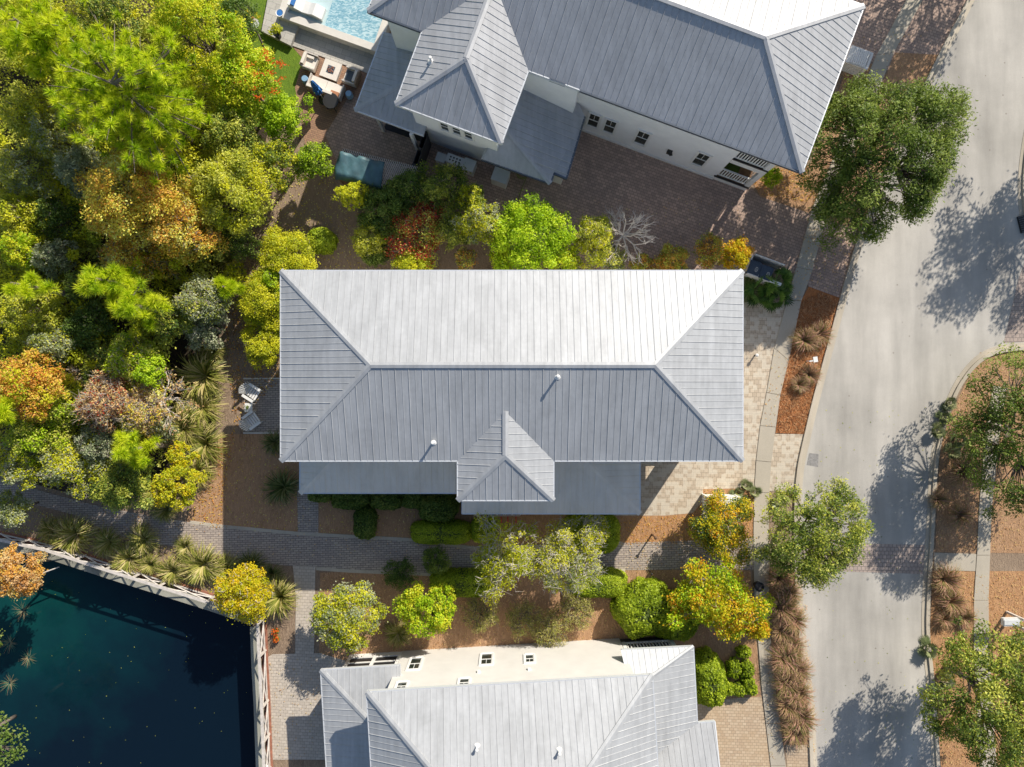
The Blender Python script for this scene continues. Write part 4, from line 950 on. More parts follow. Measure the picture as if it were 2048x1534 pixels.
for x, y, r, z, pl, p2, lb in ((905, 455, 40, 3.4, 'oak', 'olive', 'mid green tree between the red tree and the yellow green tree'), (1010, 520, 34, 3.0, 'lime', 'yelgreen', 'low lime shrub at the roof edge left of the big lime tree'), (1130, 515, 40, 3.4, 'lime', 'yelgreen', 'low lime tree at the roof edge right of the big lime tree'),
        (1225, 515, 34, 2.6, 'olive', 'sage', 'grey olive shrub at the roof edge below the bare white tree'), (1285, 530, 26, 2.0, 'olive', 'orange', 'small twiggy shrub at the roof edge right of the bare tree'), (940, 395, 34, 3.6, 'yelgreen', 'oak', 'pale green tree top above the narrow yellow green tree'), (820, 375, 48, 3.2, 'oak', 'dark', 'green tree touching the pergola corner')):
    T(x, y, r, z, pl, lb, cat='tree' if z > 3 else 'shrub', name='garden_tree' if z > 3 else 'garden_shrub', ln=.15, wd=.09, dens=1.1, pal2=p2, mixf=.4, twig=1)
clipped(641, 479, 27, 25, 1.5, 'round clipped green ball shrub in the leaf covered clearing', name='ball_shrub', pw=2.0)
for x, y, r, pl, lb in ((568, 512, 62, 'yelgreen', 'bright yellow green shrub just above the roof left corner'), (520, 592, 56, 'yelgreen', 'yellow green shrub partly hidden by the roof left edge'),
                    (545, 560, 30, 'lime', 'lime shrub squeezed between clearing and roof corner'), (520, 690, 46, 'yelgreen', 'yellow green shrub on bare mulch above the white garden chairs'), (548, 640, 36, 'yelgreen', 'small yellow green shrub touching the roof left edge')):
    T(x, y, r, 2.9 if y < 600 else 2.1, pl, lb, cat='shrub', name='garden_shrub', ln=.12, wd=.08, dens=1.4, twig=1, lobes=.4)
# --- the wood on the left
wood = [
 (370, 28, 95, 8.5, 'yelgreen', 'feathery bright tree at the top edge left of the lawn', 1.2, 0, 'lime', .4),
 (470, 25, 45, 6.0, 'dark', 'dark tree at the top edge beside the lawn', 1.0, 0, None, 0),
 (478, 150, 78, 5.5, 'lime', 'lime tree dotted with orange flowers beside the lawn', 1.4, 1, 'yelgreen', .4),
 (560, 225, 52, 4.5, 'lime', 'lime tree at the edge of the brick patio', 1.4, 0, None, 0),
 (622, 318, 42, 3.6, 'lime', 'low lime shrub beside the teal tarp', 1.3, 0, 'oak', .3),
 (545, 318, 48, 4.4, 'oak', 'mid green tree at the wood edge right of the olive tree', 1.2, 1, 'yelgreen', .3),
 (455, 265, 62, 5.0, 'oak', 'mid green tree between the lime tree and the olive tree', 1.1, 2, 'olive', .4),
 (455, 372, 88, 6.2, 'olive', 'broad olive yellow tree at the edge of the clearing', 1.3, 1, 'yelgreen', .4),
 (400, 470, 50, 4.5, 'dark', 'dark tree in the hollow below the olive tree', .9, 1, 'olive', .3),
 (250, 385, 118, 8.2, 'gold', 'big golden yellow tree in the middle of the wood', 1.15, 2, 'orange', .15),
 (350, 440, 78, 6.0, 'gold', 'golden tree with bare lower twigs right of the biggest one', .8, 4, 'orange', .3),
 (255, 505, 72, 5.2, 'orange', 'thinning orange leafed tree below the golden tree', .55, 4, 'gold', .5),
 (150, 330, 50, 6.0, 'sage', 'grey green feathery tree left of the golden tree', 1.3, 1, None, 0),
 (100, 262, 58, 6.5, 'olive', 'olive tree below the pine near the left edge', .9, 2, 'sage', .4),
 (40, 215, 60, 7.0, 'olive', 'yellowish olive tree at the left edge beneath the pine', .9, 2, 'yelgreen', .3),
 (30, 330, 55, 6.0, 'olive', 'drab olive tree at the left edge level with the gold tree', .9, 2, 'sage', .3),
 (25, 425, 52, 5.5, 'yelgreen', 'yellow green tree at the left edge below the drab one', 1.1, 1, 'olive', .3),
 (100, 430, 48, 4.6, 'dark', 'dark gap tree between left edge and golden tree', .8, 2, 'oak', .4),
 (30, 495, 44, 5.4, 'lime', 'lime topped tree at the left edge beside the silver bush', 1.1, 0, 'yelgreen', .5),
 (92, 512, 42, 4.8, 'sage', 'silvery grey green bush left of the thinning orange tree', 1.2, 2, None, 0),
 (40, 625, 60, 5.4, 'olive', 'olive tree at the left edge under the small pine', 1.0, 2, 'yelgreen', .3),
 (90, 690, 52, 4.8, 'sage', 'pale sage tree above the big orange tree', .9, 2, 'olive', .4),
 (160, 660, 56, 4.0, 'dark', 'shaded dark tree in the middle of the wood', .9, 2, None, 0),
 (190, 740, 50, 3.8, 'dark', 'low dark tree left of the peach tree', .8, 1, 'olive', .3),
 (38, 775, 72, 6.8, 'orange', 'big feathery orange tree at the left edge', 1.35, 1, 'yelgreen', .25),
 (250, 720, 58, 4.6, 'olive', 'olive tree above the peach coloured tree', .8, 3, 'lime', .3),
 (290, 745, 30, 5.0, 'lime', 'small lime crown above the peach coloured tree', 1.2, 0, None, 0),
 (395, 600, 58, 4.6, 'sage', 'wispy sage tree right of the small pine ridge', .8, 3, 'olive', .3),
 (400, 655, 46, 3.2, 'sage', 'wispy sage shrub above the yucca like clump', .8, 4, None, 0),
 (330, 640, 50, 4.2, 'olive', 'olive tree below the small pine ridge', .9, 2, 'dark', .3),
 (205, 800, 66, 5.4, 'peach', 'peach and red leafed tree in the lower wood', .5, 7, 'red', .10),
 (275, 820, 52, 4.8, 'gold', 'pale gold twiggy tree beside the peach tree', .5, 7, 'peach', .4),
 (130, 815, 50, 4.6, 'olive', 'olive tree between the orange and peach trees', 1.0, 1, 'lime', .3),
 (60, 870, 62, 5.0, 'olive', 'green olive tree below the big orange tree', 1.0, 2, 'lime', .3),
 (25, 930, 52, 4.6, 'yelgreen', 'yellow green tree at the left edge above the path', .9, 3, 'sage', .4),
 (125, 935, 60, 4.4, 'yelgreen', 'pale yellow green tree beside the path', .9, 3, 'sage', .5),
 (185, 885, 46, 4.2, 'sage', 'grey sage tree beside the small bright pine', .8, 4, None, 0),
 (235, 975, 58, 4.2, 'oak', 'dark green tree just above the path', 1.0, 2, 'olive', .4),
 (318, 862, 32, 2.4, 'sage', 'sage shrub among the grass clumps', .9, 3, 'olive', .4),
 (345, 975, 50, 3.2, 'yelgreen', 'bright yellow green shrub near the shadow edge on the path', 1.2, 1, 'yellow', .4),
 (356, 912, 30, 2.4, 'yelgreen', 'yellow shrub between grass clumps above the path', 1.2, 1, 'yellow', .4),
 (15, 1020, 38, 3.0, 'sage', 'round grey green bush at the left edge near the pond', 1.3, 0, 'olive', .3),
 (22, 1150, 52, 4.0, 'peach', 'orange pink feathery tree on the pond bank at the left edge', 1.3, 1, 'orange', .5),
 (200, 25, 60, 6.5, 'dark', 'dark tree at the top edge behind the pine', .8, 2, 'olive', .3),
 (150, 570, 34, 4.6, 'oak', 'little green tree above the small pine ridge', .9, 1, None, 0),
 (470, 480, 42, 3.6, 'oak', 'small mid green tree at the left side of the clearing', .8, 2, None, 0),
 (465, 545, 26, 2.4, 'yelgreen', 'tiny yellow green shrub on the litter left of the clearing', .9, 1, None, 0)]
for x, y, r, z, pl, lb, de, tw_, p2, mf in wood:
    T(x, y, r, z, pl, lb, name='woodland_tree' if z > 3.9 else 'woodland_shrub', cat='tree' if z > 3.9 else 'shrub', dens=de, twig=tw_, pal2=p2, mixf=mf, ln=.17, wd=.095, lobes=.5, bark='bark_pale' if tw_ > 2 else 'bark')
pine(245, 180, 180, 9.8, 'big bright green pine filling the upper left of the wood', 620)
pine(60, 60, 110, 9.5, 'yellow green pine at the top left corner', 300)
pine(205, 560, 62, 7.5, 'small pine with separate needle tufts in the middle of the wood', 90)
pine(265, 610, 62, 7.0, 'small pine right of the other in the ridge of bright tufts', 95)
pine(45, 570, 40, 7.5, 'small pine at the left edge above the olive tree', 45)
pine(240, 905, 50, 6.5, 'small bright pine above the path', 80)
pine(8, 820, 34, 7.0, 'pale pine top at the left edge over the orange tree', 35)
pine(452, 575, 22, 4.0, 'little pine sapling beside the wispy sage tree', 20)
bare(300, 510, 62, 4.6, 'bare branched tree below the golden trees', bark='bark_pale', leaf='orange', nl=500)
bare(300, 800, 72, 5.0, 'bare pale branched tree with a few orange leaves in the lower wood', bark='bark_white', leaf='peach', nl=700)
bare(150, 740, 40, 5.0, 'small bare twig tree with peach leaves', bark='bark_pale', leaf='peach', nl=400)
# understorey: one mass
rngu = np.random.default_rng(77)
q = scatter_poly([(0, 0), (440, 0), (540, 230), (470, 520), (370, 690), (340, 900), (300, 960), (0, 930)], 860, rngu)
cu = np.array([P(x, y)[:] for x, y, _ in q]); cu[:, 2] = rngu.uniform(.4, 2.6, len(cu))
V, t = leaves(rngu, cu, rngu.uniform(.35, .8, len(cu)), np.full(len(cu), 110), .17, .09, rngu.random(len(cu)))
npmesh('undergrowth', V, 4, LEAF['olive'], t, None, 'stuff')
q = scatter_poly([(0, 0), (430, 0), (520, 230), (450, 520), (350, 690), (330, 880), (290, 940), (0, 900)], 380, rngu)
cu = np.array([P(x, y)[:] for x, y, _ in q]); cu[:, 2] = rngu.uniform(1.6, 3.6, len(cu))
V, t = leaves(rngu, cu, rngu.uniform(.3, .7, len(cu)), np.full(len(cu), 170), .13, .07, rngu.random(len(cu)))
npmesh('undergrowth', V, 4, LEAF['yelgreen'], t, None, 'stuff')
# --- sheared hedges and shrubs
clipped(1290, 1222, 60, 52, 1.9, 'tall rounded clipped bush left of the yellow orange tree', ln=.11, bumpy=.05, rz=.5)
clipped(1352, 1235, 50, 48, 1.3, 'dark clipped bush in the shade of the yellow orange tree', ln=.12)
clipped(1420, 1362, 34, 55, 1.5, 'clipped green hedge bush at the east wall of the bottom house', ln=.10, rz=.15)
clipped(1196, 1168, 60, 29, 1.0, 'rounded end hedge with a bright sheared top in front of the silvery tree', ln=.08, pw=3.2, name='hedge', cat='hedge')
clipped(925, 1168, 66, 28, 1.0, 'sheared hedge right of the lime yellow tree', ln=.08, pw=3.2, name='hedge', cat='hedge')
clipped(1185, 1068, 56, 42, 1.1, 'dark sheared hedge beside the straw bed below the porch roof', ln=.08, pw=3.0, name='hedge', cat='hedge')
clipped(882, 1066, 62, 24, .9, 'low shaded hedge along the top of the brick path', ln=.08, pw=3.4, name='hedge', cat='hedge')
clipped(968, 1062, 26, 24, .9, 'short hedge block at the parked bicycles', ln=.08, pw=3.4, name='hedge', cat='hedge')
for x, y, a_, b_, h_, lb in ((728, 1048, 22, 32, 1.3, 'upright round shrub in house shade near the small path'), (700, 998, 40, 22, 1.2, 'dark shrub under the left porch eave'),
                       (640, 990, 26, 14, 1.0, 'small dark shrub at the porch corner'), (772, 1000, 34, 20, 1.2, 'rounded dark shrub in the middle under the porch eave'), (826, 998, 26, 20, 1.1, 'dark shrub left of the biggest ball under the eave'),
                       (875, 1016, 40, 28, 1.6, 'biggest dark ball shrub beside the bay')):
    clipped(x, y, a_, b_, h_, lb, ln=.09, mat='dark')  # darker leaf palette paints in the shade under the eave
for x, y, a_, b_, lb in ((1488, 1305, 13, 10, 'small shrub nearest the yellow orange tree in the front bed'), (1468, 1338, 13, 18, 'small shrub right of the clipped hedge bush'), (1494, 1340, 13, 16, 'small shrub beside the sidewalk in the front bed'),
                  (1497, 1368, 12, 14, 'lower small shrub beside the sidewalk'), (1478, 1380, 14, 12, 'small shrub at the bottom of the front bed'), (1455, 1378, 14, 12, 'small shrub below the hedge bush beside the driveway'), (1504, 1380, 10, 9, 'tiny shrub at the bottom corner of the front bed')):
    clipped(x, y, a_, b_, .6, lb, ln=.09, bumpy=.15)
T(1545, 352, 22, 1.2, 'lime', 'small green shrub at the porch corner of the upper house', cat='shrub', name='garden_shrub', ln=.12, wd=.08, dens=1.3)
T(872, 1125, 30, 1.6, 'oak', 'green shrub on the path edge above the lime yellow tree', cat='shrub', name='garden_shrub', ln=.14, wd=.08)
T(800, 1150, 34, .9, 'dark', 'thin low shrub in the shaded mulch below the path', cat='shrub', name='garden_shrub', ln=.13, wd=.07, dens=.6)
for x, y, lb in ((960, 1230, 'sparse grassy shrub left on the sunlit mulch'), (1050, 1240, 'sparse grassy shrub in the middle of the sunlit mulch'), (1150, 1225, 'sparse grassy shrub right on the sunlit mulch'), (1100, 1262, 'sparse shrub nearest the cream wall')):
    T(x, y, 42, 1.1, 'grass', lb, cat='shrub', name='sparse_shrub', ln=.16, wd=.04, dens=.28, twig=2)
# --- grass clumps
GM = [blade_mesh(i, 300, 1.1, .75, LEAF['grass'], .034) for i in range(3)]; GD = [blade_mesh(i+5, 220, 1.0, .7, LEAF['grass_shade'], .032) for i in range(2)]
MU = [blade_mesh(i+9, 380, 1.0, .8, LEAF['muhly'], .022) for i in range(3)]
gl = [(150, 1068, 1.0, 'nearest the left edge'), (215, 1085, .8, 'second from the left above the pond wall'), (285, 1080, .85, 'in the middle above the pond wall'), (255, 1118, .8, 'low beside the wall rail'), (300, 1130, .75, 'touching the wall rail'),
      (345, 1142, .95, 'two clumps left of the yellow tree'), (405, 1130, 1.15, 'just left of the yellow tree'), (560, 1196, 1.3, 'right of the yellow tree by the paver walk'), (100, 1062, .9, 'at the far left end of the pond wall'), (370, 1095, .7, 'small one at the brick path edge'), (450, 1140, .8, 'in shade touching the yellow tree'),
      (408, 752, 1.35, 'above the chairs patio at the wood edge'), (402, 815, 1.3, 'left of the white chairs'), (408, 888, 1.35, 'below left of the white chairs'), (368, 852, 1.1, 'inside the wood left of the chairs'),
      (175, 960, .8, 'under the pale tree by the path'), (300, 985, .7, 'beside the dark green tree on the path'), (330, 1018, .7, 'where the path meets the shadow'), (395, 945, 1.0, 'beside the yellow shrub at the bed edge'), (455, 520, .85, 'at the foot of the bare branched tree'), (425, 700, .8, 'below the wispy sage shrub'), (795, 1270, .7, 'between the round trees at the cream wall')]
for i, (x, y, s, d) in enumerate(gl): inst('grass_clump', GM[i % 3], x, y, s, 'spiky straw green grass clump '+d, 'grass clump', 'ornamental grass clumps')
for i, (x, y, s, d) in enumerate([(565, 975, 1.0, 'beside the porch roof corner'), (548, 885, .8, 'at the roof left corner'), (500, 1130, 1.0, 'on the shaded bed left of the paver walk'), (1495, 580, 1.0, 'under the roof right corner beside the bins'), (540, 1150, .8, 'shaded below the brick path')]):
    inst('grass_clump', GD[i % 2], x, y, s, 'dark green grass clump in shade '+d, 'grass clump', 'shaded grass clumps')
mu = [(1612, 680, 1.0, 'highest on the orange straw bed'), (1640, 668, .8, 'beside the kerb at the top of the straw bed'), (1622, 748, .75, 'just below the white sign'), (1600, 770, .7, 'lowest on the orange straw bed'),
      (1556, 1158, 1.2, 'first below the round street tree'), (1568, 1186, 1.0, 'second below the round street tree'), (1558, 1214, 1.25, 'third below the round street tree'), (1580, 1240, 1.1, 'beside the kerb where the orange branch ends'), (1562, 1262, 1.1, 'just below the orange branch tip'), (1576, 1290, 1.25, 'level with the top of the small front shrubs'),
      (1564, 1316, 1.1, 'level with the middle of the small front shrubs'), (1582, 1338, 1.2, 'level with the lowest small front shrubs'), (1568, 1362, 1.15, 'just above the tan driveway corner'), (1588, 1386, 1.2, 'level with the tan driveway corner'), (1574, 1410, 1.15, 'third from the bottom of the strip'), (1594, 1434, 1.2, 'second from the bottom of the strip'), (1586, 1462, 1.25, 'lowest in the kerb strip'),
      (1892, 1160, 1.2, 'spread wide beside the right kerb below the ramp'), (1905, 1205, .9, 'second on the right bed'), (1890, 1240, .8, 'third on the right bed'), (1930, 1235, .8, 'near the right sidewalk'), (1880, 1000, .9, 'in the shade on the right bed'), (1920, 1030, .9, 'beside the shaded right sidewalk'), (1925, 940, .9, 'under the right street tree')]
for i, (x, y, s, d) in enumerate(mu): inst('muhly_grass', MU[i % 3], x+(4 if x < 1600 and y > 1150 else 0), y, s*(.84 if y > 1150 and x < 1650 else .9), 'pinkish muhly grass clump '+d, 'grass clump', 'pink muhly grasses along the street')
# --- palms
PM = frond_mesh(3, 22, .62, .8, LEAF['palm'], 13, 1.7, .04); PT = frond_mesh(4, 12, .5, .35, LEAF['palmetto'], 16, 1.8)
for x, y, s, d in ((1530, 578, .85, 'nearest the bins'), (1562, 562, .9, 'at the sidewalk'), (1552, 594, .85, 'lowest of the three')): inst('fan_palm', PM, x, y, s, 'dark fan palm clump '+d, 'palm', 'fan palms beside the bins', ht=.8)
for x, y, s, d in ((1478, 986, .75, 'right of the white slatted box'), (1493, 972, .6, 'at the paver corner'), (1512, 986, .7, 'on the sidewalk edge'), (1492, 1000, .5, 'smallest by the white box'), (1905, 806, .9, 'nearest the side street kerb'), (1895, 835, .9, 'second from the side street'), (1875, 862, .8, 'leaning over the kerb by the shadow'), (1905, 905, .9, 'in the dappled bed under the tree'), (1925, 880, .8, 'behind the dappled one'), (1940, 925, .8, 'near the hidden sidewalk'), (1558, 1004, .7, 'at the foot of the round street tree'), (1862, 1300, .9, 'on the right kerb above the corner tree'), (1893, 1365, 1.1, 'grey green against the corner tree')):
    inst('palmetto', PT, x, y, s, 'small palmetto '+d, 'palmetto', 'palmettos in the street beds', ht=.4)
# pond reeds
RM = blade_mesh(31, 46, 1.0, .30, LEAF['reed'], .022, .0)
for x, y, s, d in ((38, 1225, .9, 'nearest the pond bank tree'), (55, 1180, .7, 'closest to the bank'), (50, 1320, .8, 'in the middle of the group'), (12, 1290, .9, 'at the left edge in the middle'), (12, 1370, .9, 'lowest at the left edge')): inst('reed_clump', RM, x, y, s*.72, 'teal and straw reeds in the pond '+d, 'reeds', 'reeds standing in the pond', z=-1.32, ht=-1)
T(-70, 1500, 95, 4.5, 'dark', 'tree on the far pond bank past the left edge', name='woodland_tree', ln=.25, wd=.13, dens=.5)
T(-70, 1290, 60, 3.0, 'oak', 'bush on the pond bank past the left edge', name='woodland_shrub', cat='shrub', ln=.2, wd=.1, dens=.6)
# ---------------------------------------------------------------- walls, fences and furniture
def wall_thing(px_pts, z0, z1, wd, label):
    """retaining wall of the pond with its plank cap and the crossed rail fence behind it"""
    pass
capn = [(-60, 1071), (0, 1084), (110, 1108), (225, 1146), (330, 1179), (424, 1209)]
cape = [(511, 1236), (514, 1300), (519, 1400), (524, 1534), (530, 1760)]
rt = thing('retaining_wall', 'grey timber capped retaining wall along the pond', 'wall', P(505, 1235))
a_, b_ = strip(P2(capn)+P2([(509, 1240)]), -.27, .27); mb = MB()
def wallpiece(pts, off0, off1, z0, z1, mat, name, parent):
    a, b = strip(pts, off0, off1); mb = MB(); k = len(a)
    vs = [(p.x, p.y, z0) for p in a]+[(p.x, p.y, z1) for p in a]+[(p.x, p.y, z1) for p in b]+[(p.x, p.y, z0) for p in b]
    mb.add(vs, [(r*k+i, r*k+i+1, ((r+1) % 4)*k+i+1, ((r+1) % 4)*k+i) for i in range(k-1) for r in range(4)]+[(0, k, 2*k, 3*k), (k-1, 4*k-1, 3*k-1, 2*k-1)])
    return mb.build(name, mat, parent)
N_, E_ = P2(capn)+P2([(509, 1238)]), P2([(513, 1250), (516, 1330), (520, 1400), (525, 1534), (530, 1760)])
for o0, o1 in ((-.26, -.005), (.005, .27)):
    wallpiece(N_, o0, o1, .2, .29, M['wood_grey'], 'cap_plank', rt); wallpiece(E_, o0, o1, .2, .29, M['wood_grey'], 'cap_plank', rt)
wallpiece(N_, -.14, .10, -2.2, .197, M['wood_dark'], 'wall_face', rt); wallpiece(E_, -.14, .10, -2.2, .197, M['wood_dark'], 'wall_face', rt)
wallpiece(N_, .275, .62, -.05, .05, M['clay'], 'clay_edge', rt); wallpiece(E_, .275, .60, -.05, .05, M['clay'], 'clay_edge', rt)
def xfence(pts, label, off=.5, h=.95, step=1.9):
    ft = thing('rail_fence', label, 'fence', P(*pts[0]))
    pts = P2(pts); a, _ = strip(pts, off, off+.1); a = [Vector((p.x, p.y, 0)) for p in a]
    pos = []; 
    for p, q in zip(a[:-1], a[1:]):
        n_ = max(1, round((q-p).length/step)); pos += [p.lerp(q, i/n_) for i in range(n_)]
    pos.append(a[-1])
    for p in pos: mb = MB(); mb.box((p.x, p.y, h/2), (.11, .11, h+.1), .3); mb.build('post', M['wood_white'], ft)
    for p, q in zip(pos[:-1], pos[1:]):
        rz = math.atan2((q-p).y, (q-p).x); L = (q-p).length; c = (p+q)/2
        mb = MB(); mb.box((c.x, c.y, h+.075), (L, .16, .045), rz); mb.build('top_rail', M['wood_white'], ft)
        mb = MB(); mb.box((c.x, c.y, .16), (L-.12, .05, .10), rz); mb.build('bottom_rail', M['wood_white'], ft)
        an = math.atan2(h-.3, L-.12)
        d = (q-p).normalized(); nn = Vector((-d.y, d.x, 0))
        for s in (-1, 1):
            mb = MB(); o = nn*.035*s; u, v = p+d*.08+o, q-d*.08+o
            u.z, v.z = (.22, h-.02) if s > 0 else (h-.02, .22)
            mb.tube([u, v], .04, 4); mb.build('brace', M['wood_white'], ft)
xfence(capn, 'bleached crossed rail fence running from the left edge along the pond top')
xfence(cape, 'bleached crossed rail fence running down the right side of the pond')
# pool
pl = thing('swimming_pool', 'raised swimming pool with pale coping and light blue water at the top edge', 'swimming pool', P(700, 40))
pi_ = P2([(749, 88), (561, 20), (610, -160), (812, -100)], .55)
du, dv = (pi_[1]-pi_[0]).normalized(), (pi_[3]-pi_[0]).normalized()
pi_ = [pi_[0], pi_[0]+du*5.1, pi_[0]+du*5.1+dv*4.6, pi_[0]+dv*4.6]
wtr = MB(); wtr.add([(p.x, p.y, .47) for p in pi_][::-1], [(0, 1, 2, 3)]); wtr.build('water_surface', M['pool'], pl)
co_ = [pi_[0]-du*.40-dv*.40, pi_[1]+du*.5-dv*.40, pi_[2]+du*.5+dv*.4, pi_[3]-du*.4+dv*.4]
mb = MB(); mb.prism([co_[0], co_[1], pi_[1], pi_[0]], 0, .62); mb.build('coping', M['coping'], pl)
mb = MB(); mb.prism([co_[1], co_[2], pi_[2], pi_[1]], 0, .62); mb.build('coping', M['coping'], pl)
mb = MB(); mb.prism([co_[3], co_[0], pi_[0], pi_[3]], 0, .62); mb.build('coping', M['coping'], pl)
lg = MB(); lg.prism([pi_[1]+dv*.02-du*.02, pi_[1]-du*2.1+dv*.02, pi_[1]-du*2.1+dv*4.5, pi_[1]-du*.02+dv*4.5], .3, .476); lg.build('shallow_ledge', plain('pool_ledge', (.50, .64, .66), .15, 0, .05), pl)
lc = pi_[1]-du*1.0+dv*.55; la = math.atan2(-du.y, -du.x)
lt = thing('pool_lounger', 'white moulded lounger with a blue pillow lying on the pool ledge', 'lounger', lc)
mb = MB(); prof = [(-.95, .62), (-.55, .42), (-.2, .26), (.15, .30), (.45, .42), (.95, .24)]
cs, sn_ = math.cos(la), math.sin(la); vs = []
for x, z in prof:
    for y in (-.33, .33): vs += [(lc.x+x*cs-y*sn_, lc.y+x*sn_+y*cs, .48+z), (lc.x+x*cs-y*sn_, lc.y+x*sn_+y*cs, .40)]
fs = []
for i in range(5):
    k = i*4; fs += [(k, k+4, k+6, k+2), (k+1, k+3, k+7, k+5), (k, k+1, k+5, k+4), (k+2, k+6, k+7, k+3)]
fs += [(0, 2, 3, 1), (20, 21, 23, 22)]
mb.add(vs, fs); mb.build('seat_shell', M['white'], lt)
mb = MB(); q = lc+Vector((cs, sn_, 0))*-.7; mb.box((q.x, q.y, 1.06), (.22, .56, .10), la, (0, .45, 0)); mb.build('pillow', M['cloth_blue'], lt)
# plants in pots, bowl, bird bath
def pot(px, py, z, r, h, label, leafm, rr, mat='terracotta', n_=36, name='potted_plant'):
    c = P(px, py, z+h); c.z = z; t_ = thing(name, label, 'potted plant', c); mb = MB()
    mb.lathe(c, [(r*.7, 0), (r, h*.9), (r*1.08, h), (r*.85, h), (r*.8, h*.85)], 14); mb.build('pot', M[mat], t_)
    rng = np.random.default_rng(int(px)); cen = np.array([[c.x, c.y, z+h+rr*.5]])+rng.normal(size=(7, 3))*rr*.4
    V, t = leaves(rng, cen, np.full(7, rr*.45), np.full(7, n_), .15, .05, rng.random(7)); npmesh('foliage', V, 4, LEAF[leafm], t, t_); return t_
pot(553, 66, .3, .2, .4, 'black potted yellow green plant on the corner of the pale pool deck', 'yelgreen', .42, 'black')
pot(503, 42, .0, .24, .45, 'flowering plant in a terracotta pot on the lawn edge', 'flame', .45)
c = P(560, 27, .65); bt = thing('bowl', 'deep blue round bowl on the pool coping', 'bowl', (c.x, c.y, .62)); mb = MB(); mb.lathe((c.x, c.y, .62), [(.10, 0), (.22, .12), (.20, .12), (.09, .03)], 18); mb.build('rim', M['white'], bt)
mb = MB(); mb.lathe((c.x, c.y, .655), [(.17, 0), (.17, .07)], 18); mb.build('liquid', M['cloth_blue'], bt)
c = P(520, 62); bb = thing('bird_bath', 'pale dish bird bath on a thin dark stand at the deck corner', 'bird bath', c); mb = MB(); mb.tube([c, c+Vector((0, 0, .75))], .035, 8); mb.build('stand', M['black'], bb)
mb = MB(); mb.lathe((c.x, c.y, .74), [(.05, 0), (.24, .07), (.26, .09), (.20, .08), (.02, .05)], 20); mb.build('dish', M['ac'], bb)
# lounge furniture
FA = UA
def lb(parent, name, c, parts, mat, rz):
    mb = MB(); cs, sn = math.cos(rz), math.sin(rz)
    for (x, y, z, sx_, sy_, sz_) in parts: mb.box((c.x+x*cs-y*sn, c.y+x*sn+y*cs, z), (sx_, sy_, sz_), rz)
    return mb.build(name, mat, parent)
def armchair(px, py, rz, label, throw=False):
    c = P(px, py, .4); c.z = 0; t_ = thing('garden_armchair', label, 'armchair', c)
    lb(t_, 'frame', c, [(0, 0, .2, .80, .78, .12), (-.38, 0, .42, .07, .80, .5)], M['rattan'], rz)
    for s in (-1, 1): lb(t_, 'armrest', c, [(0, .39*s, .42, .78, .07, .42)], M['wood_white'], rz)
    lb(t_, 'seat_cushion', c, [(.03, 0, .36, .68, .66, .17)], M['cloth_white'], rz); lb(t_, 'back_cushion', c, [(-.27, 0, .60, .15, .62, .34)], M['cloth_white'], rz)
    if throw: lb(t_, 'throw', c, [(.08, 0, .455, .5, .58, .015)], M['cloth_grey'], rz)
    else: lb(t_, 'pillow', c, [(.0, .22, .50, .42, .13, .16)], M['cloth_white'], rz)
armchair(620, 124, FA, 'cream cushioned armchair left of the fire table, beside the lawn')
armchair(703, 154, FA+math.pi, 'armchair with a charcoal throw right of the fire table', True)
c = P(662, 140, .4); c.z = 0; ft = thing('fire_table', 'square pale fire table with dark stones in its centre', 'fire table', c)
lb(ft, 'base', c, [(0, 0, .2, .85, .85, .4)], M['wood_white'], FA); lb(ft, 'tabletop', c, [(0, 0, .43, 1.0, 1.0, .06)], M['cloth_white'], FA)
lb(ft, 'burner', c, [(0, 0, .466, .42, .42, .012)], M['cloth_grey'], FA)
mb = MB(); rng = random.Random(4)
for i in range(26): mb.lathe((c.x+rng.uniform(-.17, .17), c.y+rng.uniform(-.17, .17), .47), [(.03, 0), (.035, .02), (.015, .04)], 6)
mb.build('stones', M['clay'], ft)
c = P(652, 175, .4); c.z = 0; sf = thing('garden_sofa', 'long cream cushioned sofa below the fire table', 'sofa', c)
lb(sf, 'frame', c, [(0, 0, .2, 1.95, .82, .12), (0, -.40, .42, 1.95, .06, .5)], M['rattan'], FA)
for s in (-1, 1): lb(sf, 'armrest', c, [(.96*s, 0, .42, .07, .82, .42)], M['wood_white'], FA)
for s in (-1, 1): lb(sf, 'seat_cushion', c, [(.46*s, .03, .36, .90, .70, .17)], M['cloth_white'], FA)
lb(sf, 'back_cushion', c, [(-.2, -.30, .6, 1.5, .15, .3)], M['cloth_white'], FA); lb(sf, 'pillow', c, [(.62, -.22, .52, .48, .30, .12)], M['terracotta'], FA)
for px, py, lbl in ((609, 157, 'pale blue round stool at the left end of the sofa'), (697, 187, 'pale blue round stool at the right end of the sofa')):
    c = P(px, py, .45); c.z = 0; st = thing('round_stool', lbl, 'stool', c, 0, 'blue ceramic stools'); mb = MB(); mb.lathe(c, [(.15, 0), (.2, .1), (.21, .25), (.17, .44)], 20); mb.build('body', M['stool'], st)
    mb = MB(); mb.lathe(c, [(.17, .441), (.175, .46), (.16, .475)], 20); mb.build('seat', M['stool'], st)
c = P(648, 200); um = thing('closed_parasol', 'closed blue parasol standing behind the sofa', 'parasol', c)
mb = MB(); mb.tube([c+Vector((0, 0, .08)), c+Vector((0, 0, 2.5))], .022, 8); mb.build('pole', M['white'], um)
mb = MB(); mb.lathe(c, [(.28, .02), (.3, .05), (.1, .10)], 16); mb.build('base', M['black'], um)
mb = MB(); ring = []
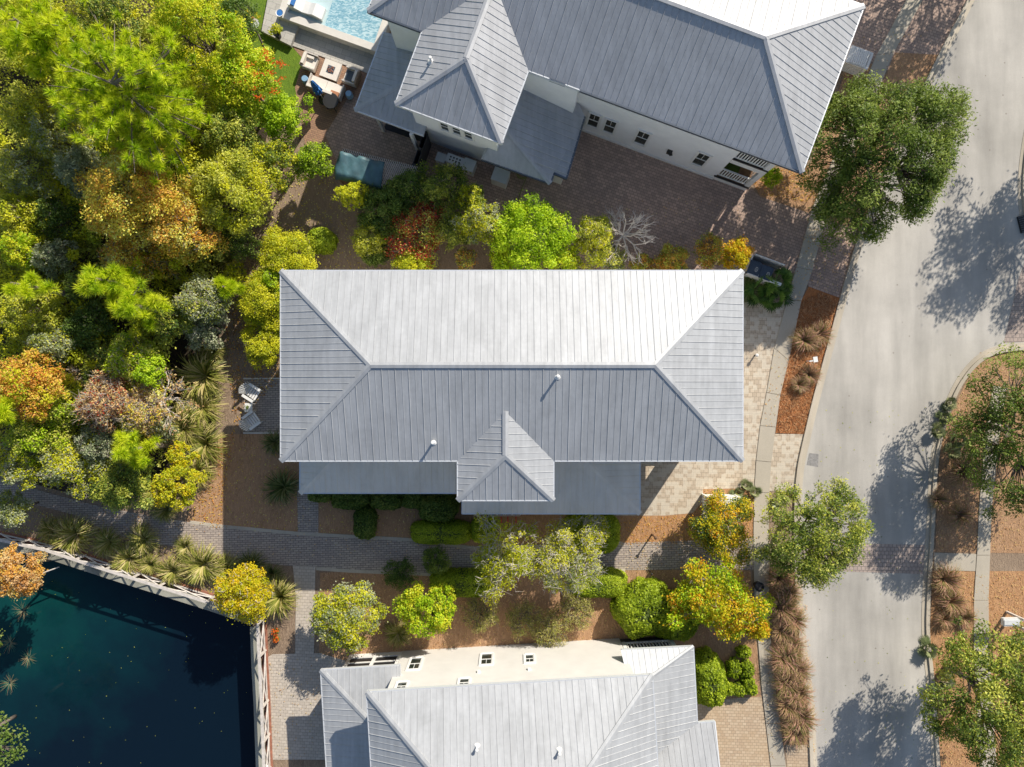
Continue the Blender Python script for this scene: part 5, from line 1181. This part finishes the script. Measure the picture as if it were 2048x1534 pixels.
for k, (r, z) in enumerate([(.05, 1.0), (.20, 1.15), (.17, 1.5), (.12, 1.55), (.13, 1.9), (.08, 2.3), (.02, 2.45)]):
    ring.append([(c.x+r*(1+.35*(i % 2))*math.cos(i*math.pi/8), c.y+r*(1+.35*(i % 2))*math.sin(i*math.pi/8), z) for i in range(16)])
mb.add([p for r_ in ring for p in r_], [(k*16+i, k*16+(i+1) % 16, (k+1)*16+(i+1) % 16, (k+1)*16+i) for k in range(6) for i in range(16)]); mb.build('canopy', M['cloth_blue'], um)
c = P(668, 212); dt2 = thing('parasol_shade_table', 'dark disc on legs standing in for parasol shade behind the sofa', 'table', c); mb = MB(); mb.lathe(c, [(.44, .70), (.45, .72), (.43, .74)], 28); mb.build('tabletop', M['black'], dt2)  # black disc painted in as the parasol's shade
for k in range(4): mb = MB(); a = k*1.57+.4; mb.tube([c+Vector((.4*math.cos(a), .4*math.sin(a), 0)), c+Vector((.34*math.cos(a), .34*math.sin(a), .7))], .02, 6); mb.build('leg', M['black'], dt2)
# pergola and tarp
zp = 2.2; pq = [P(686, 297, zp), P(836, 334, zp), P(822, 372, zp), P(676, 345, zp)]; pa = math.atan2((pq[1]-pq[0]).y, (pq[1]-pq[0]).x); pu = (pq[1]-pq[0]).normalized(); pv = Vector((-pu.y, pu.x, 0)); pd = -1.55; Lp = (pq[1]-pq[0]).length
pc = pq[0]+pu*Lp/2+pv*pd/2; pt = thing('pergola', 'grey slatted pergola roof partly under a teal tarp', 'pergola', (pc.x, pc.y, 0))
for u, v in ((.05, -.05), (Lp-.05, -.05), (.05, pd+.05), (Lp-.05, pd+.05)): q = pq[0]+pu*u+pv*v; mb = MB(); mb.box((q.x, q.y, 1.05), (.12, .12, 2.1), pa); mb.build('post', M['wood_brown'], pt)
for v in (-.05, pd+.05): q = pq[0]+pu*Lp/2+pv*v; mb = MB(); mb.box((q.x, q.y, 2.14), (Lp, .06, .12), pa); mb.build('beam', M['wood_brown'], pt)
mb = MB(); n_ = 44
for i in range(n_):
    u = (i+.5)/n_*(Lp+1.2)-.6
    p0, p1 = max(0, u-.6), min(Lp, u+.6)
    k0 = (p0-(u-.6))/1.2; k1 = (p1-(u-.6))/1.2
    s_, e_ = pq[0]+pu*p0+pv*(pd*k0), pq[0]+pu*p1+pv*(pd*k1); s_.z = e_.z = 2.24; mb.tube([s_, e_], .022, 4)
sl_ = mb.build('slat_panel', M['wood_white'], pt)
mb = MB()
for i in range(6): q = pq[0]+pu*1.2+pv*(pd+.02); mb.box((q.x, q.y, 1.8-.16*i), (2.4, .03, .10), pa)
mb.build('side_slats', M['wood_brown'], pt)
mb = MB(); nx, ny = 14, 9; rng = random.Random(8); vs = []
for j in range(ny):
    for i in range(nx):
        u = -.1+2.5*i/(nx-1)*(1-.12*j/ny)+.45*j/ny*(i/nx); v = -.25-1.4*j/(ny-1)
        z = 2.46+.08*math.sin(i*1.1+j*.6)+.06*math.sin(i*2.3-j)-(.35 if j == ny-1 else 0)-(.15 if i == 0 else 0); p = pq[0]+pu*u+pv*v; vs.append((p.x, p.y, z))
mb.add(vs, [(j*nx+i, (j)*nx+i+1, (j+1)*nx+i+1, (j+1)*nx+i) for j in range(ny-1) for i in range(nx-1)])
to = mb.build('tarp', M['teal'], None, True); md = to.modifiers.new('thick', 'SOLIDIFY'); md.thickness = .01; tag(to, 'teal tarp with folds draped over the left half of the slatted pergola', 'tarp')
a_, b_ = P(859, 290), P(838, 352); fa = math.atan2((b_-a_).y, (b_-a_).x); Lf = (b_-a_).length; fc = (a_+b_)/2
fe = thing('wooden_fence', 'short dark wooden fence between the courtyard and the air conditioners', 'fence', fc)
for s in (-1, 1): lb(fe, 'board_panel', fc, [(0, .12*s, .95, Lf, .03, 1.7)], M['wood_dark'], fa)
for u in (-Lf/2, 0, Lf/2): lb(fe, 'post', fc, [(u, 0, 1.0, .12, .2, 2.0)], M['wood_dark'], fa)
# air conditioners
for px, py, sx_, sy_, h_, lbl in ((882, 315, .5, .45, .6, 'smallest grey air conditioner beside the dark wooden fence'), (910, 320, .95, .45, .8, 'wide air conditioner with grille holes, second from the fence'),
                                (938, 330, .62, .62, .85, 'square white air conditioner, third from the dark fence'), (1001, 351, .85, .7, 1.0, 'largest boxy white air conditioner under the lower roof edge')):
    c = P(px, py, h_); c.z = 0; ac = thing('air_conditioner', lbl, 'air conditioner', c, 0, 'air conditioners along the upper house'); lb(ac, 'casing', c, [(0, 0, h_/2, sx_, sy_, h_)], M['ac'], UA)
    lb(ac, 'top_cover', c, [(0, 0, h_+.02, sx_+.04, sy_+.04, .04)], M['ac'], UA)
    mb = MB(); mb.lathe((c.x, c.y, h_+.041), [(.17, 0), (.17, .01)], 16); 
    if sx_ > .9:
        mb = MB()
        for i in range(4):
            for j in range(2): q = c+uu*(-.27+.18*i)+vv*(-.08+.16*j); mb.lathe((q.x, q.y, h_+.041), [(.05, 0), (.05, .006)], 10)
        mb.build('grille_holes', M['black'], ac)
c = P(1045, 350); mb = MB(); pts = [c+Vector((.32*math.cos(t*.5), .28*math.sin(t*.5), .05+.012*t)) for t in range(38)]+[c+Vector((-.1, -.9, .03)), c+Vector((-.25, -1.5, .03))]
mb.tube(pts, .028, 6); tag(mb.build('garden_hose', LEAF['olive'] if False else plain('olive_hose', (.22, .22, .08), .5), None, True, loc=c), 'coiled olive green garden hose on the ground under the lower roof', 'hose')
# adirondack chairs and table
def adirondack(px, py, fx, fy, label):
    c = P(px, py, .4); c.z = 0; rz = math.atan2(-(fy), fx); t_ = thing('adirondack_chair', label, 'garden chair', c, 0, 'white garden chairs')
    cs, sn = math.cos(rz), math.sin(rz)
    def W_(x, y, z): return Vector((c.x+x*cs-y*sn, c.y+x*sn+y*cs, z))
    mb = MB()
    for i in range(5):
        x = .38-.15*i; z = .40-.035*i; mb.box(W_(x, 0, z), (.105, .56, .025), rz, (0, .23, 0))
    mb.build('seat', M['white'], t_)
    mb = MB()
    for i in range(7):
        a = (i-3)*.105; h_ = .72-.035*abs(i-3)**1.6; b0 = W_(-.24, (i-3)*.075, .26); b1 = W_(-.24-h_*.42, (i-3)*.075+math.sin(a)*h_*.6, .26+h_*.85); d = W_(0, 1, 0)-W_(0, 0, 0)
        mb.add([b0-d*.03, b0+d*.03, b1+d*.035, b1-d*.035]+[v+Vector((0, 0, .02))+(W_(1, 0, 0)-W_(0, 0, 0))*.02 for v in (b0-d*.03, b0+d*.03, b1+d*.035, b1-d*.035)], [(3, 2, 1, 0), (4, 5, 6, 7), (0, 1, 5, 4), (1, 2, 6, 5), (2, 3, 7, 6), (3, 0, 4, 7)])
    mb.build('backrest', M['white'], t_)
    for s in (-1, 1):
        mb = MB(); mb.box(W_(.08, .37*s, .57), (.72, .15, .025), rz); mb.build('armrest', M['white'], t_)
        mb = MB(); mb.box(W_(.38, .34*s, .28), (.09, .03, .56), rz); mb.build('leg', M['white'], t_)
        mb = MB(); mb.box(W_(-.15, .30*s, .16), (.9, .03, .09), rz, (0, -.22, 0)); mb.build('leg', M['white'], t_)
adirondack(502, 784, 22, 14, 'white slatted garden chair above the little table')
adirondack(502, 842, 22, -16, 'white slatted garden chair below the little table')
c = P(497, 815, .5); c.z = 0; tt = thing('side_table', 'small white square side table between the two garden chairs', 'table', c); lb(tt, 'tabletop', c, [(0, 0, .48, .42, .48, .03)], M['white'], 0)
for a in (-1, 1):
    for b in (-1, 1): lb(tt, 'leg', c, [(a*.17, b*.2, .24, .04, .04, .46)], M['white'], 0)
c2 = c+Vector((-.03, .02, .495)); tp = thing('potted_plant', 'little green plant on the white side table', 'potted plant', c2); mb = MB(); mb.lathe(c2, [(.05, 0), (.07, .09)], 10); mb.build('pot', M['black'], tp)
rng = np.random.default_rng(2); V, t = leaves(rng, np.array([c2[:]])+np.array([[0, 0, .15]]), np.array([.13]), np.array([60]), .08, .03, np.array([.5])); npmesh('foliage', V, 4, LEAF['oak'], t, tp)
# bins in their enclosure
bc = P(1518, 542); bru, brv = uu, vv
en = thing('bin_enclosure', 'low white screen around the two navy bins', 'screen', bc)
lb(en, 'screen_panel', bc, [(.15, -.55, .5, 1.95, .16, 1.0)], M['white'], UA); lb(en, 'screen_panel', bc, [(.05, .50, .55, 1.75, .05, 1.1)], M['white'], UA); lb(en, 'screen_panel', bc, [(-.88, -.02, .5, .05, .90, 1.0)], M['white'], UA)
for i, (px, py, lbl) in enumerate(((1509, 536, 'navy wheeled bin on the left, nearer the roof corner'), (1532, 546, 'navy wheeled bin on the right, beside the fan palms'))):
    c = P(px, py, 1.0); c.z = 0; bn = thing('wheeled_bin', lbl, 'bin', c, 0, 'navy wheeled bins'); mb = MB()
    q = [c+uu*a+vv*b for a, b in ((-.27, -.30), (.27, -.30), (.27, .30), (-.27, .30))]; q2 = [c+uu*a+vv*b for a, b in ((-.32, -.36), (.32, -.36), (.32, .36), (-.32, .36))]
    mb.add([(p.x, p.y, .08) for p in q]+[(p.x, p.y, .96) for p in q2], [(3, 2, 1, 0), (4, 5, 6, 7), (0, 1, 5, 4), (1, 2, 6, 5), (2, 3, 7, 6), (3, 0, 4, 7)]); mb.build('body', M['bin'], bn)
    ld = lb(bn, 'lid', c, [(0, 0, .99, .67, .74, .05), (0, .02, 1.02, .5, .55, .03)], M['bin'], UA)
    mk = MB(); o = c+uu*.12-vv*.05  # stamped mark
    mk.tube([Vector((0, 0, 1.04))+Vector((o.x, o.y, 0))+uu*(.07*math.cos(t*.45))+vv*(.13*math.sin(t*.45)) for t in range(15)], .010, 4); mk.tube([Vector((o.x, o.y, 1.04))-uu*.02+vv*.09, Vector((o.x, o.y, 1.04))+uu*.02-vv*.09], .008, 4)
    mk.build('lid_mark', M['ac'], bn)
    lb(bn, 'handle', c, [(0, .40, .95, .5, .035, .035)], M['bin'], UA)
    for s in (-1, 1): mb = MB(); p = c+uu*.27*s+vv*.30; mb.tube([(p.x-uu.x*.03, p.y-uu.y*.03, .12), (p.x+uu.x*.03, p.y+uu.y*.03, .12)], .12, 12); mb.build('wheel', M['black'], bn)
# white slatted boxes
def cage(px, py, sx_, sy_, h_, rz, label, lid):
    c = P(px, py, h_); c.z = 0; t_ = thing('slatted_box', label, 'slatted box', c); cs, sn = math.cos(rz), math.sin(rz)
    for a, b in ((-1, -1), (1, -1), (1, 1), (-1, 1)): lb(t_, 'post', c, [(a*(sx_/2), b*(sy_/2), h_/2, .09, .09, h_+.06)], M['white'], rz)
    for s in (-1, 1):
        lb(t_, 'slat_side', c, [(0, s*sy_/2, .12+k*.13, sx_-.1, .025, .09) for k in range(int(h_/.13))], M['white'], rz)
        lb(t_, 'slat_side', c, [(s*sx_/2, 0, .12+k*.13, .025, sy_-.1, .09) for k in range(int(h_/.13))], M['white'], rz)
        lb(t_, 'cap_rail', c, [(0, s*sy_/2, h_+.05, sx_+.12, .14, .04)], M['white'], rz)
        lb(t_, 'cap_rail', c, [(s*sx_/2, 0, h_+.052, .14, sy_-.1, .04)], M['white'], rz)
    if lid: lb(t_, 'lid', c, [(-sx_/2+.10+k*.11, 0, h_+.10, .09, sy_+.05, .03) for k in range(int((sx_-.1)/.11))], M['white'], rz)
    else:
        lb(t_, 'inner_unit', c, [(.1, -.1, .45, .8, .7, .9)], M['ac'], rz)
        lb(t_, 'lid', c, [(0, sy_/2-.17, h_+.075, sx_-.1, .28, .025)], M['white'], rz)
        for k in (-1, 0, 1): lb(t_, 'crossbar', c, [(k*.28+.1, -.12, h_+.06, .05, sy_-.3, .03)], M['white'], rz)
cage(1447, 1018, 1.7, 1.25, 1.15, 0, 'white slatted utility box on the straw bed behind the berry tree', False)
cage(1718, 116, 1.15, .85, 1.0, UA, 'white slat topped utility box at the upper end of the sidewalk', True)
# little yard sign and light posts
c = P(1613, 722); sg = thing('yard_sign', 'small white board on a post in the orange straw bed', 'sign', c); mb = MB(); mb.box((c.x, c.y, .4), (.05, .05, .8)); mb.build('post', M['white'], sg)
mb = MB(); mb.box((c.x+.14, c.y+.06, .82), (.24, .30, .05), .15); mb.build('board', M['white'], sg); mb = MB(); mb.box((c.x-.02, c.y-.02, .80), (.34, .06, .04), .15); mb.build('arm', M['white'], sg)
def post_light(px, py, h_, label, mat='wood_brown', cap_='ac', r=.045):
    c = P(px, py); t_ = thing('path_light', label, 'path light', c); mb = MB(); mb.tube([c, c+Vector((0, 0, h_))], r, 8); mb.build('post', M[mat], t_)
    mb = MB(); mb.lathe((c.x, c.y, h_), [(r, 0), (r*2.2, .03), (r*1.6, .09), (r*.4, .12)], 12); mb.build('lamp_head', M[cap_], t_); return t_
post_light(1304, 1068, .95, 'brown post light on the straw bed beside the brick path', cap_='wood_brown')
post_light(1509, 711, .35, 'small round white light on the travertine by the roof edge', 'black', 'white', .045)
post_light(536, 1527, .3, 'small round light at the lower end of the pond fence', 'black', 'white', .06)
post_light(1446, 1378, .35, 'little white spotlight beside the clipped hedge bush', 'white', 'white', .05)
post_light(1300, 1143, .45, 'low dark light at the lower side of the brick path', 'black', 'black', .03)
c = P(1513, 1169); pn2 = thing('planter', 'round black planter on the shaded sidewalk', 'planter', c); mb = MB(); mb.lathe(c, [(.2, 0), (.26, .45), (.27, .48), (.23, .48), (.22, .4)], 20); mb.build('body', M['black'], pn2)
mb = MB(); mb.lathe(c, [(.215, .40), (.2, .42)], 18); mb.build('soil', M['wood_dark'], pn2)
# mailbox at the right edge
c = P(2022, 1243, 1.1); c.z = 0; mbx = thing('mailbox', 'long white mailbox on a timber stand at the right edge', 'mailbox', c)
lb(mbx, 'box', c, [(-.05, 0, 1.12, .85, .42, .22), (-.05, 0, 1.24, .85, .26, .06)], M['ac'], 0.02); lb(mbx, 'door', c, [(-.49, 0, 1.13, .02, .38, .2)], M['white'], .02)
lb(mbx, 'post', c, [(.55, .15, .7, .12, .12, 1.4)], M['wood_white'], .02); lb(mbx, 'post', c, [(.55, -.35, .7, .12, .12, 1.4)], M['wood_white'], .02); lb(mbx, 'arm', c, [(.25, 0, .97, .9, .1, .08)], M['wood_white'], .02)
# bicycles
def bicycle(px, label, wheelc, first=None):
    c = P(px, 1012); t_ = thing('bicycle', label, 'bicycle', c, 0, 'bicycles parked under the porch roof')
    for y in (-.52, .52):
        mb = MB(); mb.tube([c+Vector((0, y+.33*math.cos(a*.524), .34+.33*math.sin(a*.524))) for a in range(13)], .022, 5, False); w_ = mb.build('tyre', M['black'], t_)
        mb = MB(); 
        for a in range(8): mb.tube([c+Vector((0, y, .34)), c+Vector((0, y+.31*math.cos(a*.785), .34+.31*math.sin(a*.785)))], .005, 3)
        mb.build('spokes', M['ac'], t_)
    fr = [((0, .52, .34), (0, .3, .75)), ((0, .3, .75), (0, -.35, .82)), ((0, .3, .75), (0, .05, .32)), ((0, .05, .32), (0, -.35, .72)), ((0, -.52, .34), (0, -.33, .95)), ((0, .52, .34), (0, .05, .32))]
    mb = MB()
    for a, b in fr: mb.tube([c+Vector(a), c+Vector(b)], .022, 6)
    mb.build('frame', M['bluep'], t_)
    mb = MB(); mb.tube([c+Vector((-.28, -.22, 1.02)), c+Vector((-.2, -.36, 1.0)), c+Vector((.2, -.36, 1.0)), c+Vector((.28, -.22, 1.02))], .016, 6); mb.build('handlebar', M['white'], t_)
    mb = MB(); mb.box(c+Vector((0, .32, .84)), (.14, .26, .05)); mb.build('saddle', M['black'], t_)
    for y in (-.52, .52): mb = MB(); mb.tube([c+Vector((.0, y+.38*math.cos(a*.45+.2), .34+.38*math.sin(a*.45+.2))) for a in range(6)], .035, 5); mb.build('mudguard', wheelc, t_)
for px, lbl, wc in ((987, 'blue bicycle with white mudguards, leftmost of the four under the eave', M['white']), (1003, 'blue and red bicycle, second from the left of the four', M['red']), (1016, 'blue and red bicycle, third from the left of the four', M['red']), (1032, 'blue and red bicycle, rightmost of the four', M['red'])): bicycle(px, lbl, wc)
# orange flowers by the pond fence, storm drain, wood bench slab
c = P(554, 1268); fl = thing('flowering_plant', 'small plant with orange flowers on the bed beside the pond fence', 'flower', c)
rng = np.random.default_rng(9); V, t = leaves(rng, np.array([c[:], c[:]])+np.array([[0, .2, .2], [.05, -.2, .2]]), np.array([.2, .2]), np.array([90, 90]), .1, .05, np.array([.3, .5])); npmesh('foliage', V, 4, LEAF['oak'], t, fl)
V, t = leaves(rng, np.array([c[:], c[:]])+np.array([[0, .2, .32], [.05, -.2, .32]]), np.array([.2, .17]), np.array([60, 50]), .1, .08, np.array([.3, .5])); npmesh('flowers', V, 4, [leafmat('orange_petals', [(.65, .10, .01), (.75, .2, .02)])], t, fl)
c = P(2054, 446); dr = thing('storm_drain', 'dark slatted drain inlet in the kerb at the right edge', 'drain', c); lb(dr, 'pit', c, [(0, 0, .05, 1.0, .95, .10)], M['black'], .25)
lb(dr, 'grate', c, [(0, -.42+k*.12, .12, .98, .03, .03) for k in range(8)], M['gutter'], .25)
# orange blossoms on the tree by the lawn, small flags of colour
c = P(530, 140, 4.5); rng = np.random.default_rng(12); pts = np.array([P(x, y, 4.6+rng.random()*.4)[:] for x, y in ((555, 126), (562, 128), (543, 146), (560, 160), (530, 105), (505, 175), (496, 130), (520, 195), (548, 182), (478, 165), (536, 118), (512, 148))])
pts = np.repeat(pts, 26, 0)+rng.normal(size=(12*26, 3))*np.array([.14, .09, .05])
for o in list(C.objects):
    if o.get('label') == 'lime tree dotted with orange flowers beside the lawn': cards('blossoms', pts, .12, leafmat('blossom', [(.7, .10, .01), (.75, .22, .02)]), rng=rng, parent=o)
# pendant lily pads or driftwood branch over the water
mb = MB(); mb.tube([P(52, 1165, .3), P(80, 1148, .4), P(118, 1134, .35)], [.05, .04, .03], 6); tag(mb.build('fallen_branch', M['bark_white'], None, loc=P(80, 1150, 0)), 'pale fallen branch leaning from the bank tree to the pond wall', 'branch')
mb = MB(); mb.tube([P(-30, 640, 3.2), P(0, 642, 3.3), P(22, 648, 3.0)], [.17, .15, .11], 8); tag(mb.build('broken_trunk', M['bark_pale'], None, loc=P(0, 640, 0)), 'broken bare trunk lying at the left edge of the wood', 'tree trunk')
